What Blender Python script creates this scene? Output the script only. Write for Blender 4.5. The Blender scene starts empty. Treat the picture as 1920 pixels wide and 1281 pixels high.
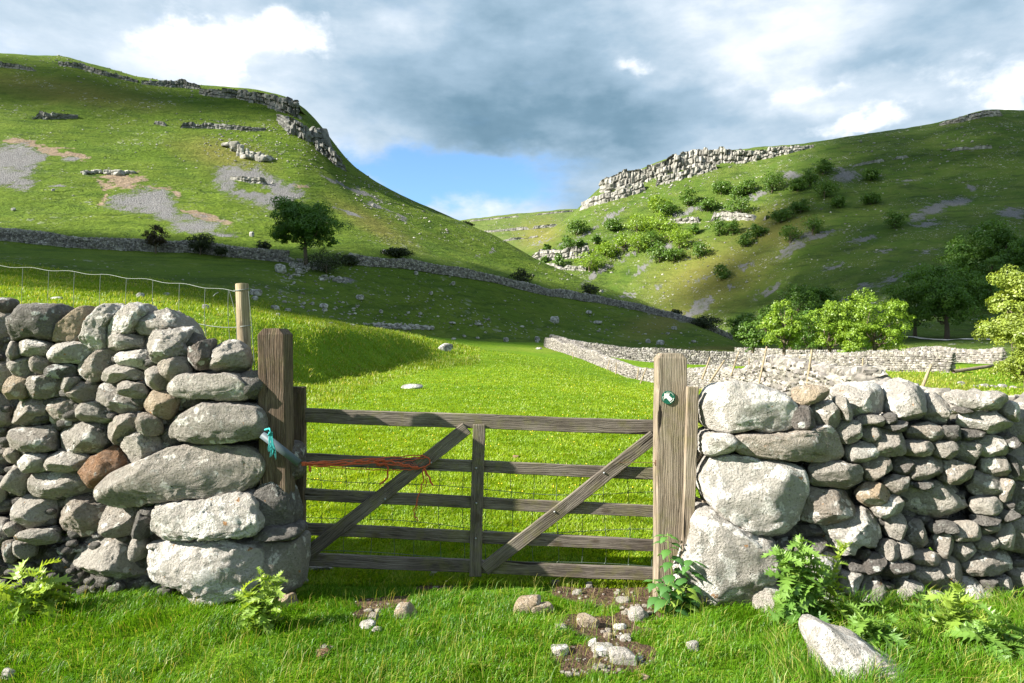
import bpy, math, random
import numpy as np
from mathutils import Vector, Matrix, Euler
random.seed(7); RNG = np.random.default_rng(7)
scene = bpy.context.scene
COL = scene.collection
F = 1280.0; CX = 960.0; CY = 640.5; EYE = 1.5
R = math.radians
# ---------------------------------------------------------------- noise
def _h(ix, iy, iz, s):
    n = (ix.astype(np.int64)*374761393 + iy.astype(np.int64)*668265263 + iz.astype(np.int64)*2147483647 + s*1274126177) & 0xffffffff
    n = ((n ^ (n >> 13))*1274126177) & 0xffffffff
    n = ((n ^ (n >> 16))*2246822519) & 0xffffffff
    n = n ^ (n >> 15)
    return (n & 0xffffff)/8388607.5 - 1.0
def vnoise(p, s=0):
    p = np.asarray(p, float); i = np.floor(p).astype(np.int64); f = p - i; f = f*f*(3-2*f)
    x, y, z = i[:,0], i[:,1], i[:,2]; fx, fy, fz = f[:,0], f[:,1], f[:,2]
    def L(a, b, t): return a + (b-a)*t
    c = lambda dx,dy,dz: _h(x+dx, y+dy, z+dz, s)
    return L(L(L(c(0,0,0), c(1,0,0), fx), L(c(0,1,0), c(1,1,0), fx), fy), L(L(c(0,0,1), c(1,0,1), fx), L(c(0,1,1), c(1,1,1), fx), fy), fz)
def fbm(p, o=4, s=0, g=.5, l=2.03):
    a = 1.; t = 0.; r = np.zeros(len(p)); p = np.asarray(p, float)
    for k in range(o):
        r += a*vnoise(p*(l**k) + 17.3*k, s+k); t += a; a *= g
    return r/t
def noise2(x, y, o=4, s=0):
    x = np.asarray(x, float).ravel(); return fbm(np.stack([x, np.asarray(y, float).ravel(), np.full(len(x), .37)], 1), o, s)
# ---------------------------------------------------------------- terrain, from feature lines of the valley
# each line: (pixel column, depth, height or ('y', pixel row))
def yz(Y, y): return EYE + (CY - y)/F*Y
def curve(pts):
    out = []
    for p in pts:
        x, Y, v = p
        out.append((x, Y, yz(Y, v[0]) if isinstance(v, tuple) else v))
    return out
CURVES = [
 curve([(-2500,0.01,-.02),(4500,.01,-.02)]),
 curve([(-2500,3.9,-.02),(4500,3.9,-.02)]),
 curve([(-2500,4.55,-.06),(560,4.55,-.11),(1200,4.55,-.12),(4500,4.55,-.06)]),
 curve([(-2500,9,.6),(0,9,.45),(400,9,.1),(560,9,.0),(1200,9,.0),(1500,9,-.2),(4500,9,-.3)]),
 # foot of the grassy bank
 curve([(-2500,12,1.6),(0,14,1.5),(300,15,.8),(480,16,.15),(600,22,.08),(700,34,.05),(860,52,.02),(950,35,.0),(1000,25,.0),(1100,20,-.05),(1230,18,-.2),(1480,18,-.4),(1920,18,-.6),(4500,18,-.6)]),
 # lip of the bank / foot of the field on the right
 curve([(-2500,20,3.8),(0,24,(556,)),(300,25,(578,)),(480,28,(597,)),(600,34,(610,)),(740,52,(626,)),(800,66,(637,)),(860,70,(652,)),(920,60,(664,)),(1000,50,-.15),(1050,48,-.5),(1180,47,-1.35),(1300,46,-1.35),(1500,46,-1.1),(1780,46,-.7),(1920,42,-.9),(4500,42,-.9)]),
 # foot of the hillside
 curve([(-2500,56,10),(0,60,(508,)),(300,62,(545,)),(480,62,(578,)),(620,75,(603,)),(800,95,(633,)),(900,100,(645,)),(1000,105,(649,)),(1300,112,(658,)),(1400,108,(662,)),(1500,90,(674,)),(1700,80,(677,)),(1920,70,(682,)),(4500,70,(670,))]),
 # line of the hillside wall
 curve([(-2500,105,22),(0,105,(452,)),(280,107,(470,)),(400,108,(480,)),(560,110,(497,)),(660,115,(500,)),(760,122,(506,)),(900,134,(524,)),(1000,145,(544,)),(1150,165,(574,)),(1290,180,(606,)),(1390,178,(646,)),(1440,150,(646,)),(1560,120,(650,)),(1700,110,(641,)),(1920,100,(638,)),(4500,100,(625,))]),
 curve([(-2500,170,60),(0,172,(262,)),(280,172,(305,)),(560,170,(352,)),(700,172,(410,)),(860,178,(468,)),(1000,186,(512,)),(1150,194,(549,)),(1290,200,(602,)),(1390,200,(644,)),(1440,175,(640,)),(1560,140,(638,)),(1700,130,(625,)),(1920,125,(612,)),(4500,125,(590,))]),
 # skyline of the left hill
 curve([(-2500,260,125),(-300,262,(84,)),(0,262,(114,)),(120,260,(121,)),(250,257,(155,)),(380,255,(172,)),(470,253,(180,)),(540,250,(196,)),(575,247,(218,)),(605,244,(250,)),(655,240,(316,)),(700,237,(346,)),(780,232,(386,)),(860,228,(417,)),(940,224,(452,)),(1000,222,(485,)),(1100,218,(527,)),(1200,215,(562,)),(1290,212,(597,)),(1340,210,(622,)),(1390,208,(647,)),(1440,190,(634,)),(1560,155,(620,)),(1700,145,(603,)),(1920,140,(585,)),(4500,140,(560,))]),
 # behind the crest / valley floor
 curve([(-2500,420,130),(0,420,112),(380,420,98),(560,400,82),(700,330,36),(860,320,22),(1000,310,12),(1200,300,3),(1290,280,1),(1390,240,1),(1440,205,2),(1560,175,(607,)),(1700,160,(590,)),(1920,155,(562,)),(4500,155,(540,))]),
 # lower flank of the right hill
 curve([(-2500,480,132),(560,480,84),(860,430,36),(900,430,40),(980,420,45),(1060,400,(520,)),(1150,380,(545,)),(1290,330,(578,)),(1400,290,(590,)),(1500,250,(578,)),(1700,220,(540,)),(1920,210,(510,)),(4500,210,(480,))]),
 curve([(-2500,540,132),(560,540,85),(860,470,44),(900,470,52),(980,460,62),(1060,440,(452,)),(1150,430,(438,)),(1290,405,(430,)),(1400,385,(420,)),(1500,350,(415,)),(1700,330,(395,)),(1920,315,(375,)),(4500,315,(340,))]),
 # its skyline
 curve([(-2500,640,133),(560,640,86),(860,520,48),(940,520,(512,)),(980,520,(472,)),(1010,520,(450,)),(1070,520,(407,)),(1095,520,(384,)),(1125,520,(352,)),(1180,518,(327,)),(1260,515,(297,)),(1330,512,(285,)),(1400,508,(284,)),(1500,500,(275,)),(1620,490,(258,)),(1750,480,(238,)),(1850,475,(212,)),(1920,470,(214,)),(2200,470,(190,)),(4500,470,(170,))]),
 curve([(-2500,760,133),(560,760,86),(860,700,48),(940,700,50),(1070,700,75),(1180,700,128),(1400,700,145),(1920,700,170),(4500,700,175)]),
 # the far hill at the head of the valley
 curve([(-2500,900,120),(560,900,80),(860,860,(474,)),(1070,860,(440,)),(1200,860,(440,)),(1920,860,160),(4500,860,165)]),
 curve([(-2500,1100,120),(560,1100,90),(820,1060,(421,)),(870,1060,(415,)),(960,1060,(404,)),(1075,1060,(395,)),(1200,1060,(405,)),(1920,1060,150),(4500,1060,150)]),
 curve([(-2500,1600,110),(4500,1600,110)]),
 curve([(-2500,4000,60),(4500,4000,60)]),
]
K = len(CURVES); TX0, TX1, TD = -2500, 4500, 4.0
tx = np.arange(TX0, TX1+TD, TD); NT = len(tx)
KY = np.zeros((NT, K)); KZ = np.zeros((NT, K))
for k, c in enumerate(CURVES):
    a = np.array(c); KY[:,k] = np.interp(tx, a[:,0], a[:,1]); KZ[:,k] = np.interp(tx, a[:,0], a[:,2])
def gsm(A, sg):
    n = int(4*sg)+1; w = np.exp(-.5*(np.arange(-n, n+1)/sg)**2); w /= w.sum()
    P = np.pad(A, ((n,n),(0,0)), 'edge'); return np.stack([np.convolve(P[:,j], w, 'valid') for j in range(A.shape[1])], 1)
KY = gsm(KY, 3.0); KZ = gsm(KZ, 3.0)      # about 12 px
KY = np.maximum.accumulate(KY + np.arange(K)*1e-3, 1)
hh = np.diff(KY, axis=1); dd = np.diff(KZ, axis=1)/hh
KM = np.zeros_like(KZ)
w1 = 2*hh[:,1:]+hh[:,:-1]; w2 = hh[:,1:]+2*hh[:,:-1]
ok = dd[:,:-1]*dd[:,1:] > 0
with np.errstate(divide='ignore', invalid='ignore'):
    hm = (w1+w2)/(w1/dd[:,:-1]+w2/dd[:,1:])
KM[:,1:-1] = np.where(ok, hm, 0); KM[:,0] = dd[:,0]; KM[:,-1] = dd[:,-1]
def smooth(t): t = np.clip(t, 0, 1); return t*t*(3-2*t)
def base_height(X, Y):
    X = np.asarray(X, float); Y = np.asarray(Y, float)
    r = np.hypot(X, Y); az = np.arctan2(X, Y); aa = np.clip(np.abs(az), 0, R(66))
    Ye = r*np.cos(aa); px = CX + F*np.tan(aa)*np.sign(az)
    u = np.clip((px-TX0)/TD, 0, NT-1.001); i = u.astype(int); f = (u-i)[:,None]
    ky = KY[i]*(1-f)+KY[i+1]*f; kz = KZ[i]*(1-f)+KZ[i+1]*f; km = KM[i]*(1-f)+KM[i+1]*f
    s = np.clip((Ye[:,None] >= ky).sum(1)-1, 0, K-2); q = np.arange(len(s))
    y0, y1, z0, z1, m0, m1 = ky[q,s], ky[q,s+1], kz[q,s], kz[q,s+1], km[q,s], km[q,s+1]
    h = y1-y0; t = np.clip((Ye-y0)/h, 0, 1); t2 = t*t; t3 = t2*t
    z = (2*t3-3*t2+1)*z0+(t3-2*t2+t)*h*m0+(-2*t3+3*t2)*z1+(t3-t2)*h*m1
    flat = 1-smooth((np.abs(az)-R(80))/R(35))
    return z*flat + (1-flat)*0.02*r**.5
def height(X, Y):
    X = np.asarray(X, float).ravel(); Y = np.asarray(Y, float).ravel()
    out = np.zeros(len(X))
    for a in range(0, len(X), 200000):
        x, y = X[a:a+200000], Y[a:a+200000]; r = np.hypot(x, y)
        z = base_height(x, y)
        wh = smooth((r-55)/90); wf = smooth((r-350)/250)
        z += wh*(noise2(x/38, y/38, 3, 5)*1.3 + noise2(x/9, y/9, 3, 6)*.40 + noise2(x/3.4, y/2.2, 2, 7)*.14) + wf*noise2(x/30, y/30, 4, 8)*1.6
        # tussocks and small swells of the meadow and foreground
        wn = 1-smooth((r-60)/40)
        z += wn*(noise2(x/2.3, y/2.3, 2, 11)*.035*smooth((r-5)/6) + noise2(x/9, y/9, 2, 12)*.10*smooth((r-9)/14) + noise2(x/.33, y/.33, 3, 13)*.016)
        # the low hummock before the gate and the trodden dip beside it
        z += .05*np.exp(-((x-.05)/.75)**2-((y-3.35)/.42)**2) - .045*np.exp(-((x-.55)/.35)**2-((y-3.9)/.5)**2) - .03*np.exp(-((x+.85)/.3)**2-((y-4.0)/.4)**2)
        # rough bank slope
        bank = np.exp(-((r-26)/14)**2)*(x < -1)
        z += bank*noise2(x/1.3, y/1.3, 3, 15)*.07
        # the stream bed
        z -= .45*np.exp(-((y-(37+.12*(x-27)))/2.2)**2)*smooth((x-22)/4)
        out[a:a+200000] = z
    return out
def H1(x, y): return float(height([x], [y])[0])
_ys = np.exp(np.linspace(math.log(2.2), math.log(2400), 2600))
def hit(x, y, ymin=2.2, ymax=2400):
    """ground point seen in that direction"""
    ys = _ys[(_ys >= ymin) & (_ys <= ymax)]; X = (x-CX)/F*ys; z = height(X, ys); zr = EYE+(CY-y)/F*ys
    k = np.nonzero(z >= zr)[0]
    if len(k) == 0: k = [int(np.argmin(zr-z))]
    i = k[0]
    if i > 0:
        a = zr[i-1]-z[i-1]; b = z[i]-zr[i]; t = a/(a+b) if a+b > 0 else 1; Yv = ys[i-1]+(ys[i]-ys[i-1])*max(0,min(1,t))
    else: Yv = ys[i]
    Xv = (x-CX)/F*Yv
    return Vector((Xv, Yv, H1(Xv, Yv)))
def P(x, y, Y): return Vector(((x-CX)/F*Y, Y, EYE+(CY-y)/F*Y))
def proj(p): return CX+F*p[:,0]/p[:,1], CY-F*(p[:,2]-EYE)/p[:,1]
# ---------------------------------------------------------------- objects
def tag(o, label=None, cat=None, group=None, kind=None):
    if label: o['label'] = label
    if cat: o['category'] = cat
    if group: o['group'] = group
    if kind: o['kind'] = kind
    return o
def empty(name, loc=(0,0,0)):
    o = bpy.data.objects.new(name, None); COL.objects.link(o); o.location = loc; o.empty_display_size = .1; return o
def npmesh(name, V, faces, mat=None, parent=None, loc=None, smoothf=True, colors=None, rot=None):
    """V (N,3); faces: list of int arrays (M,3) or (M,4)"""
    me = bpy.data.meshes.new(name); V = np.asarray(V, np.float32)
    me.vertices.add(len(V)); me.vertices.foreach_set('co', V.ravel())
    faces = [np.asarray(f, np.int32) for f in faces if len(f)]
    cnt = np.concatenate([np.full(len(f), f.shape[1], np.int32) for f in faces]); lv = np.concatenate([f.ravel() for f in faces])
    st = np.concatenate([[0], np.cumsum(cnt)[:-1]]).astype(np.int32)
    me.loops.add(len(lv)); me.loops.foreach_set('vertex_index', lv)
    me.polygons.add(len(cnt)); me.polygons.foreach_set('loop_start', st); me.polygons.foreach_set('loop_total', cnt)
    me.polygons.foreach_set('use_smooth', np.full(len(cnt), bool(smoothf)))
    if colors:
        for cn, cv in colors.items():
            at = me.color_attributes.new(cn, 'FLOAT_COLOR', 'POINT'); cv = np.asarray(cv, np.float32)
            if cv.shape[1] == 3: cv = np.hstack([cv, np.ones((len(cv),1), np.float32)])
            at.data.foreach_set('color', cv.ravel())
    me.update(calc_edges=True); me.validate()
    o = bpy.data.objects.new(name, me); COL.objects.link(o)
    if mat: me.materials.append(mat)
    if parent: o.parent = parent
    if loc is not None: o.location = loc
    if rot is not None: o.rotation_euler = rot
    return o
class MB:
    """gathers pieces of ONE mesh"""
    def __init__(s): s.V = []; s.F3 = []; s.F4 = []; s.n = 0; s.C = []
    def add(s, V, F3=None, F4=None, col=None):
        V = np.asarray(V, float); s.V.append(V)
        if F3 is not None and len(F3): s.F3.append(np.asarray(F3)+s.n)
        if F4 is not None and len(F4): s.F4.append(np.asarray(F4)+s.n)
        s.C.append(np.tile(np.asarray(col if col is not None else (1,1,1), float), (len(V),1))); s.n += len(V)
    def tube(s, pts, rad, n=8, cap=True, col=None):
        pts = np.asarray(pts, float); m = len(pts); rad = np.broadcast_to(np.asarray(rad, float), (m,))
        T = np.gradient(pts, axis=0); T /= np.linalg.norm(T, axis=1)[:,None]+1e-9
        up = np.array([0,0,1.]) if abs(T[0,2]) < .9 else np.array([1.,0,0]); V = []
        for i in range(m):
            a = np.cross(T[i], up); a /= np.linalg.norm(a)+1e-9; b = np.cross(a, T[i]); up = b
            th = np.arange(n)/n*2*math.pi; V.append(pts[i]+rad[i]*(np.cos(th)[:,None]*a+np.sin(th)[:,None]*b))
        F4 = [(i*n+j, i*n+(j+1)%n, (i+1)*n+(j+1)%n, (i+1)*n+j) for i in range(m-1) for j in range(n)]
        V = np.concatenate(V); F3 = []
        if cap:
            c0, c1 = len(V), len(V)+1; V = np.vstack([V, pts[0], pts[-1]])
            F3 = [(c0, (j+1)%n, j) for j in range(n)]+[(c1, (m-1)*n+j, (m-1)*n+(j+1)%n) for j in range(n)]
        s.add(V, F3, F4, col)
    def build(s, name, mat, parent=None, loc=None, smoothf=True, origin=None, color=False):
        V = np.concatenate(s.V)
        if origin is not None: V = V-np.asarray(origin); loc = origin
        fs = []
        if s.F4: fs.append(np.concatenate(s.F4))
        if s.F3: fs.append(np.concatenate(s.F3))
        return npmesh(name, V, fs, mat, parent, loc, smoothf, {'tint': np.concatenate(s.C)} if color else None)
# ---------------------------------------------------------------- node helpers
class NT_:
    def __init__(s, tree): s.t = tree; s.n = tree.nodes; s.l = tree.links; s.n.clear()
    def new(s, typ, **kw):
        n = s.n.new(typ)
        for k, v in kw.items(): setattr(n, k, v)
        return n
    def put(s, sock, v):
        if v is None: return
        if hasattr(v, 'is_output') or isinstance(v, bpy.types.NodeSocket): s.l.new(v, sock)
        else:
            if hasattr(sock.default_value, '__len__') and not hasattr(v, '__len__'): v = (v,)*len(sock.default_value)
            if hasattr(v, '__len__') and len(sock.default_value) == 4 and len(v) == 3: v = tuple(v)+(1,)
            sock.default_value = v
    def math(s, op, a, b=None, c=None, clamp=False):
        n = s.new('ShaderNodeMath', operation=op, use_clamp=clamp); s.put(n.inputs[0], a)
        if b is not None: s.put(n.inputs[1], b)
        if c is not None: s.put(n.inputs[2], c)
        return n.outputs[0]
    def mix(s, f, a, b, blend='MIX'):
        n = s.new('ShaderNodeMix', data_type='RGBA', blend_type=blend); n.clamp_factor = True
        s.put(n.inputs[0], f); s.put(n.inputs[6], a); s.put(n.inputs[7], b); return n.outputs[2]
    def noise(s, vec, scale, det=4, rough=.55, dist=0, typ=None):
        n = s.new('ShaderNodeTexNoise'); s.put(n.inputs['Vector'], vec); n.inputs['Scale'].default_value = scale
        n.inputs['Detail'].default_value = det; n.inputs['Roughness'].default_value = rough; n.inputs['Distortion'].default_value = dist
        return n.outputs[0]
    def vor(s, vec, scale, feat='F1', rnd=1):
        n = s.new('ShaderNodeTexVoronoi', feature=feat); s.put(n.inputs['Vector'], vec); n.inputs['Scale'].default_value = scale
        n.inputs['Randomness'].default_value = rnd; return n
    def ramp(s, f, stops, interp='LINEAR'):
        n = s.new('ShaderNodeValToRGB'); e = n.color_ramp; e.interpolation = interp
        while len(e.elements) < len(stops): e.elements.new(.5)
        for el, (p, c) in zip(e.elements, stops):
            el.position = p; el.color = (c, c, c, 1) if not hasattr(c, '__len__') else tuple(c)+(1,)
        s.put(n.inputs[0], f); return n.outputs[0]
    def step(s, f, a, b): 
        n = s.new('ShaderNodeMapRange', interpolation_type='SMOOTHSTEP'); s.put(n.inputs[0], f); n.inputs[1].default_value = a; n.inputs[2].default_value = b
        return n.outputs[0]
    def vmul(s, v, m): 
        n = s.new('ShaderNodeVectorMath', operation='MULTIPLY'); s.put(n.inputs[0], v); s.put(n.inputs[1], m); return n.outputs[0]
    def vadd(s, v, m):
        n = s.new('ShaderNodeVectorMath', operation='ADD'); s.put(n.inputs[0], v); s.put(n.inputs[1], m); return n.outputs[0]
    def bump(s, hgt, strength=.5, dist=.02, nrm=None):
        n = s.new('ShaderNodeBump'); n.inputs['Strength'].default_value = strength; n.inputs['Distance'].default_value = dist
        s.put(n.inputs['Height'], hgt)
        if nrm is not None: s.put(n.inputs['Normal'], nrm)
        return n.outputs[0]
    def attr(s, name):
        n = s.new('ShaderNodeAttribute', attribute_name=name); return n
    def sep(s, v):
        n = s.new('ShaderNodeSeparateXYZ'); s.put(n.inputs[0], v); return n.outputs
    def bsdf(s, col, rough=.8, nrm=None, spec=.3, metal=0, **kw):
        n = s.new('ShaderNodeBsdfPrincipled'); s.put(n.inputs['Base Color'], col); s.put(n.inputs['Roughness'], rough)
        n.inputs['Specular IOR Level'].default_value = spec; n.inputs['Metallic'].default_value = metal
        if nrm is not None: s.put(n.inputs['Normal'], nrm)
        return n.outputs[0]
    def out(s, sh):
        o = s.new('ShaderNodeOutputMaterial'); s.l.new(sh, o.inputs[0])
def material(name):
    m = bpy.data.materials.new(name); m.use_nodes = True; return m, NT_(m.node_tree)
def sl(r, g, b):
    f = lambda c: (c/255/12.92 if c/255 <= .04045 else ((c/255+.055)/1.055)**2.4)
    return (f(r), f(g), f(b))
# ---------------------------------------------------------------- camera, sun
SUN_AZ, SUN_EL = R(17), R(31)      # azimuth behind the picture plane, from the left
SUN = Vector((-math.cos(SUN_AZ)*math.cos(SUN_EL), -math.sin(SUN_AZ)*math.cos(SUN_EL), math.sin(SUN_EL)))
cam_d = bpy.data.cameras.new('camera'); cam = bpy.data.objects.new('camera', cam_d); COL.objects.link(cam)
cam_d.lens = 24; cam_d.sensor_width = 36; cam_d.clip_end = 9000; cam_d.clip_start = .05
cam.location = (0,0,EYE); cam.rotation_euler = (R(90),0,0); scene.camera = cam
sd = bpy.data.lights.new('sun', 'SUN'); so = bpy.data.objects.new('sun', sd); COL.objects.link(so)
sd.energy = 5.0; sd.angle = R(.5); sd.color = (1.0,.94,.82); so.rotation_euler = SUN.to_track_quat('Z','Y').to_euler()
scene.view_settings.view_transform = 'Standard'; scene.view_settings.look = 'None'; scene.view_settings.exposure = 1.7; scene.view_settings.gamma = 1
scene.cycles.max_bounces = 6; scene.cycles.diffuse_bounces = 3; scene.cycles.transparent_max_bounces = 6
# ---------------------------------------------------------------- sky with clouds
w = bpy.data.worlds.new('World'); scene.world = w; w.use_nodes = True; n = NT_(w.node_tree)
tc = n.new('ShaderNodeTexCoord'); sx, sy, sz = n.sep(tc.outputs['Generated'])
AZ = n.math('ARCTAN2', sx, sy); EL = n.math('ARCSINE', sz)
cmb = n.new('ShaderNodeCombineXYZ'); n.put(cmb.inputs[0], AZ); n.put(cmb.inputs[1], n.math('MULTIPLY', EL, 1.5)); V0 = cmb.outputs[0]
def ctr(px, py):
    az = math.atan((px-CX)/F); return az, math.atan((CY-py)/F*math.cos(az))
wn = n.new('ShaderNodeTexNoise'); n.put(wn.inputs['Vector'], V0); wn.inputs['Scale'].default_value = 7; wn.inputs['Detail'].default_value = 5; wn.inputs['Roughness'].default_value = .6
wsep = n.sep(wn.outputs['Color'])
wn2 = n.new('ShaderNodeTexNoise'); n.put(wn2.inputs['Vector'], V0); wn2.inputs['Scale'].default_value = 26; wn2.inputs['Detail'].default_value = 4
wsep2 = n.sep(wn2.outputs['Color'])
AZw = n.math('ADD', AZ, n.math('ADD', n.math('MULTIPLY_ADD', wsep[0], .13, -.065), n.math('MULTIPLY_ADD', wsep2[0], .036, -.018)))
ELw = n.math('ADD', EL, n.math('ADD', n.math('MULTIPLY_ADD', wsep[1], .10, -.05), n.math('MULTIPLY_ADD', wsep2[1], .026, -.013)))
def blob(px, py, rx, ry, amp, rot=0, hard=False):
    a, e = ctr(px, py); ra, re = rx/F*.8, ry/F*.85
    da = n.math('SUBTRACT', AZw, a); de = n.math('SUBTRACT', ELw, e)
    if rot:
        c, s_ = math.cos(R(rot)), math.sin(R(rot))
        da, de = n.math('ADD', n.math('MULTIPLY', da, c), n.math('MULTIPLY', de, s_)), n.math('SUBTRACT', n.math('MULTIPLY', de, c), n.math('MULTIPLY', da, s_))
    q = n.math('ADD', n.math('POWER', n.math('ABSOLUTE', n.math('DIVIDE', da, ra)), 2.0), n.math('POWER', n.math('ABSOLUTE', n.math('DIVIDE', de, re)), 2.0))
    g = n.math('EXPONENT', n.math('MULTIPLY', q, -1.0))
    return n.math('MULTIPLY', g, amp)
def total(bl):
    s = None
    for b in bl:
        g = blob(*b); s = g if s is None else n.math('ADD', s, g)
    return s
gap = total([(800,335,190,66,1.3),(700,360,100,50,.8),(960,350,150,60,.8),(1020,300,90,20,.25),(880,300,130,40,.6),(30,60,110,60,.35),(760,20,60,40,.2),(200,210,160,30,.3),(640,300,60,60,.4),(1650,20,80,30,.2)])
wisp = n.noise(n.vmul(V0, (1,1.6,1)), 9, 6, .6)
cover = n.math('SUBTRACT', 1.0, n.step(n.math('ADD', gap, n.math('MULTIPLY_ADD', wisp, 1.3, -.65)), .12, 1.15))
cum = total([(300,70,70,45,1.0),(400,80,75,55,1.1),(430,125,45,32,.6),(560,60,80,42,1.0),(500,40,40,30,.5),(1200,112,60,22,.75),(1660,215,90,26,.9),(1540,235,110,22,.5),(1900,160,70,45,.8),(1120,330,50,18,.25),(790,345,90,14,.3),(690,330,60,16,.4),(850,395,120,22,.3),(1480,165,120,28,.55),(1760,130,130,30,.35)])
cn = n.noise(V0, 16, 8, .62)
cumE = n.step(n.math('ADD', cum, n.math('MULTIPLY_ADD', cn, 1.5, -.75)), .22, .95)
br = total([(950,140,300,110,-.22),(1120,235,230,60,-.28),(880,230,180,50,-.16),(620,160,200,50,-.02),(1500,60,260,70,.22),(1300,40,200,50,.10),(100,80,240,80,.10),(1850,60,150,60,.12),(1850,235,140,30,.25),(1350,190,100,40,-.15),(1640,130,120,25,-.10),(700,20,180,40,.10),(800,400,240,50,.25),(300,180,260,40,.08),(640,250,160,50,.08),(1450,190,140,22,.18),(380,110,260,80,.14),(1750,170,200,70,.12),(1180,100,90,40,.12)])
big = n.noise(n.vmul(V0, (1,1.5,1)), 4.2, 7, .56)
B = n.math('ADD', n.math('ADD', br, .585), n.math('MULTIPLY_ADD', big, 1.15, -.575))
B = n.math('ADD', B, n.math('MULTIPLY', cumE, n.math('MULTIPLY_ADD', n.noise(V0, 24, 7, .65), .85, -.10)))
ccol = n.ramp(B, [(0,sl(86,118,138)),(.25,sl(112,142,162)),(.5,sl(150,174,193)),(.72,sl(190,204,217)),(.9,sl(226,231,237)),(1,sl(250,250,251))])
sky = n.new('ShaderNodeTexSky', sky_type='NISHITA', sun_disc=False); sky.sun_elevation = SUN_EL
sky.sun_rotation = math.atan2(SUN.x, SUN.y); sky.air_density = 1.0; sky.dust_density = .6; sky.ozone_density = 2.0
skc = n.mix(1.0, sky.outputs[0], (.95,1.2,1.42), 'MULTIPLY')
bgA = n.new('ShaderNodeBackground'); n.put(bgA.inputs[0], skc); bgA.inputs[1].default_value = .056
bgB = n.new('ShaderNodeBackground'); n.put(bgB.inputs[0], ccol); bgB.inputs[1].default_value = .43
ms = n.new('ShaderNodeMixShader'); n.put(ms.inputs[0], n.math('MAXIMUM', cover, cumE)); n.l.new(bgA.outputs[0], ms.inputs[1]); n.l.new(bgB.outputs[0], ms.inputs[2])
wo = n.new('ShaderNodeOutputWorld'); n.l.new(ms.outputs[0], wo.inputs[0])
w.cycles.sampling_method = 'MANUAL'; w.cycles.sample_map_resolution = 512
# ================================================================ TERRAIN MESHES
def ell(px, py, cx, cy, w, h, rot=0):
    c, s_ = math.cos(R(rot)), math.sin(R(rot)); dx = px-cx; dy = -(py-cy)
    a = dx*c+dy*s_; b = -dx*s_+dy*c
    return np.hypot(a/(w/2), b/(h/2))
def inpoly(px, py, poly):
    r = np.zeros(len(px), bool); n_ = len(poly)
    for i in range(n_):
        x0, y0 = poly[i]; x1, y1 = poly[(i+1) % n_]
        if y0 == y1: continue
        c = ((py < y0) != (py < y1)) & (px < (x1-x0)*(py-y0)/(y1-y0)+x0); r ^= c
    return r
SCREE_POLY = [[(-60,282),(0,276),(40,270),(95,290),(80,305),(52,322),(62,350),(30,355),(0,345),(-60,340)],
 [(230,362),(262,355),(300,352),(330,370),(322,390),(350,405),(385,412),(428,422),(430,430),(372,440),(335,435),(300,405),(262,395),(192,388),(190,376)],
 [(398,322),(420,310),(480,315),(530,340),(540,352),(575,350),(572,365),(535,386),(500,391),(460,376),(400,352)]]
SCREE_HOLE = [[(432,338),(500,347),(520,365),(480,366),(440,352)]]
SCREE_ELL = [(130,298,40,12,0),(400,438,90,8,-8),(110,350,60,8,0),(660,400,60,8,-20),(700,385,50,10,-25),(745,405,50,7,-28),(690,365,80,10,-25),(640,345,90,8,-22),
 (1150,404,90,10,33),(1100,436,60,12,32),(1060,455,40,10,30),(1140,497,110,9,38),(1118,512,90,9,40),(1205,502,60,16,42),(1180,480,70,7,40),(1484,328,46,18,6),
 (1300,392,80,12,32),(1260,408,50,8,30),(1420,366,60,12,22),(1590,330,66,26,12),(1560,318,50,10,12),(1640,332,40,8,10),(1750,392,70,22,14),(1795,378,70,20,8),(1720,405,50,18,30),(1820,350,40,10,0),(1900,400,70,22,-6),
 (1310,578,60,26,38),(1290,590,50,20,42),(1330,560,20,20,40),(1370,540,26,8,40),(1440,545,70,12,28),(1670,525,80,14,22),(1620,540,70,16,20),(1590,560,60,10,20),(1480,470,90,16,28),(1500,450,60,12,30),(1620,450,70,12,10),(1740,420,50,10,8),(1560,500,60,8,15),(1660,470,50,7,10),
 (1700,340,60,6,3),(1230,540,20,16,10),(1180,555,40,8,10),(1250,470,50,14,40),(1320,520,60,8,20),(1400,500,40,10,30),(1540,440,80,10,14),(1740,470,60,7,6),(1450,600,40,8,30),(1010,455,60,5,20),(920,470,26,5,25),(900,478,22,5,25),
 (575,498,90,14,-10),(640,525,60,12,-5),(600,500,40,16,0)]
EARTH_ELL = [(232,340,80,34,0),(40,266,110,10,-4),(140,292,60,18,-8),(90,282,60,16,-10),(370,402,70,14,-8),(410,414,60,10,-10),(290,352,80,9,-4),(330,362,26,16,-40),(560,352,50,8,6),(200,372,30,30,0),(600,415,50,6,-18),(1680,745,10,4,0)]
DRY_ELL = [(1330,520,260,130,20),(1250,600,180,60,20),(1450,430,160,90,10),(1010,440,90,60,10),(420,290,200,60,-10),(120,170,400,50,-8),(700,420,200,40,-30),(1780,730,260,50,-8),(1340,655,900,10,0)]
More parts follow.
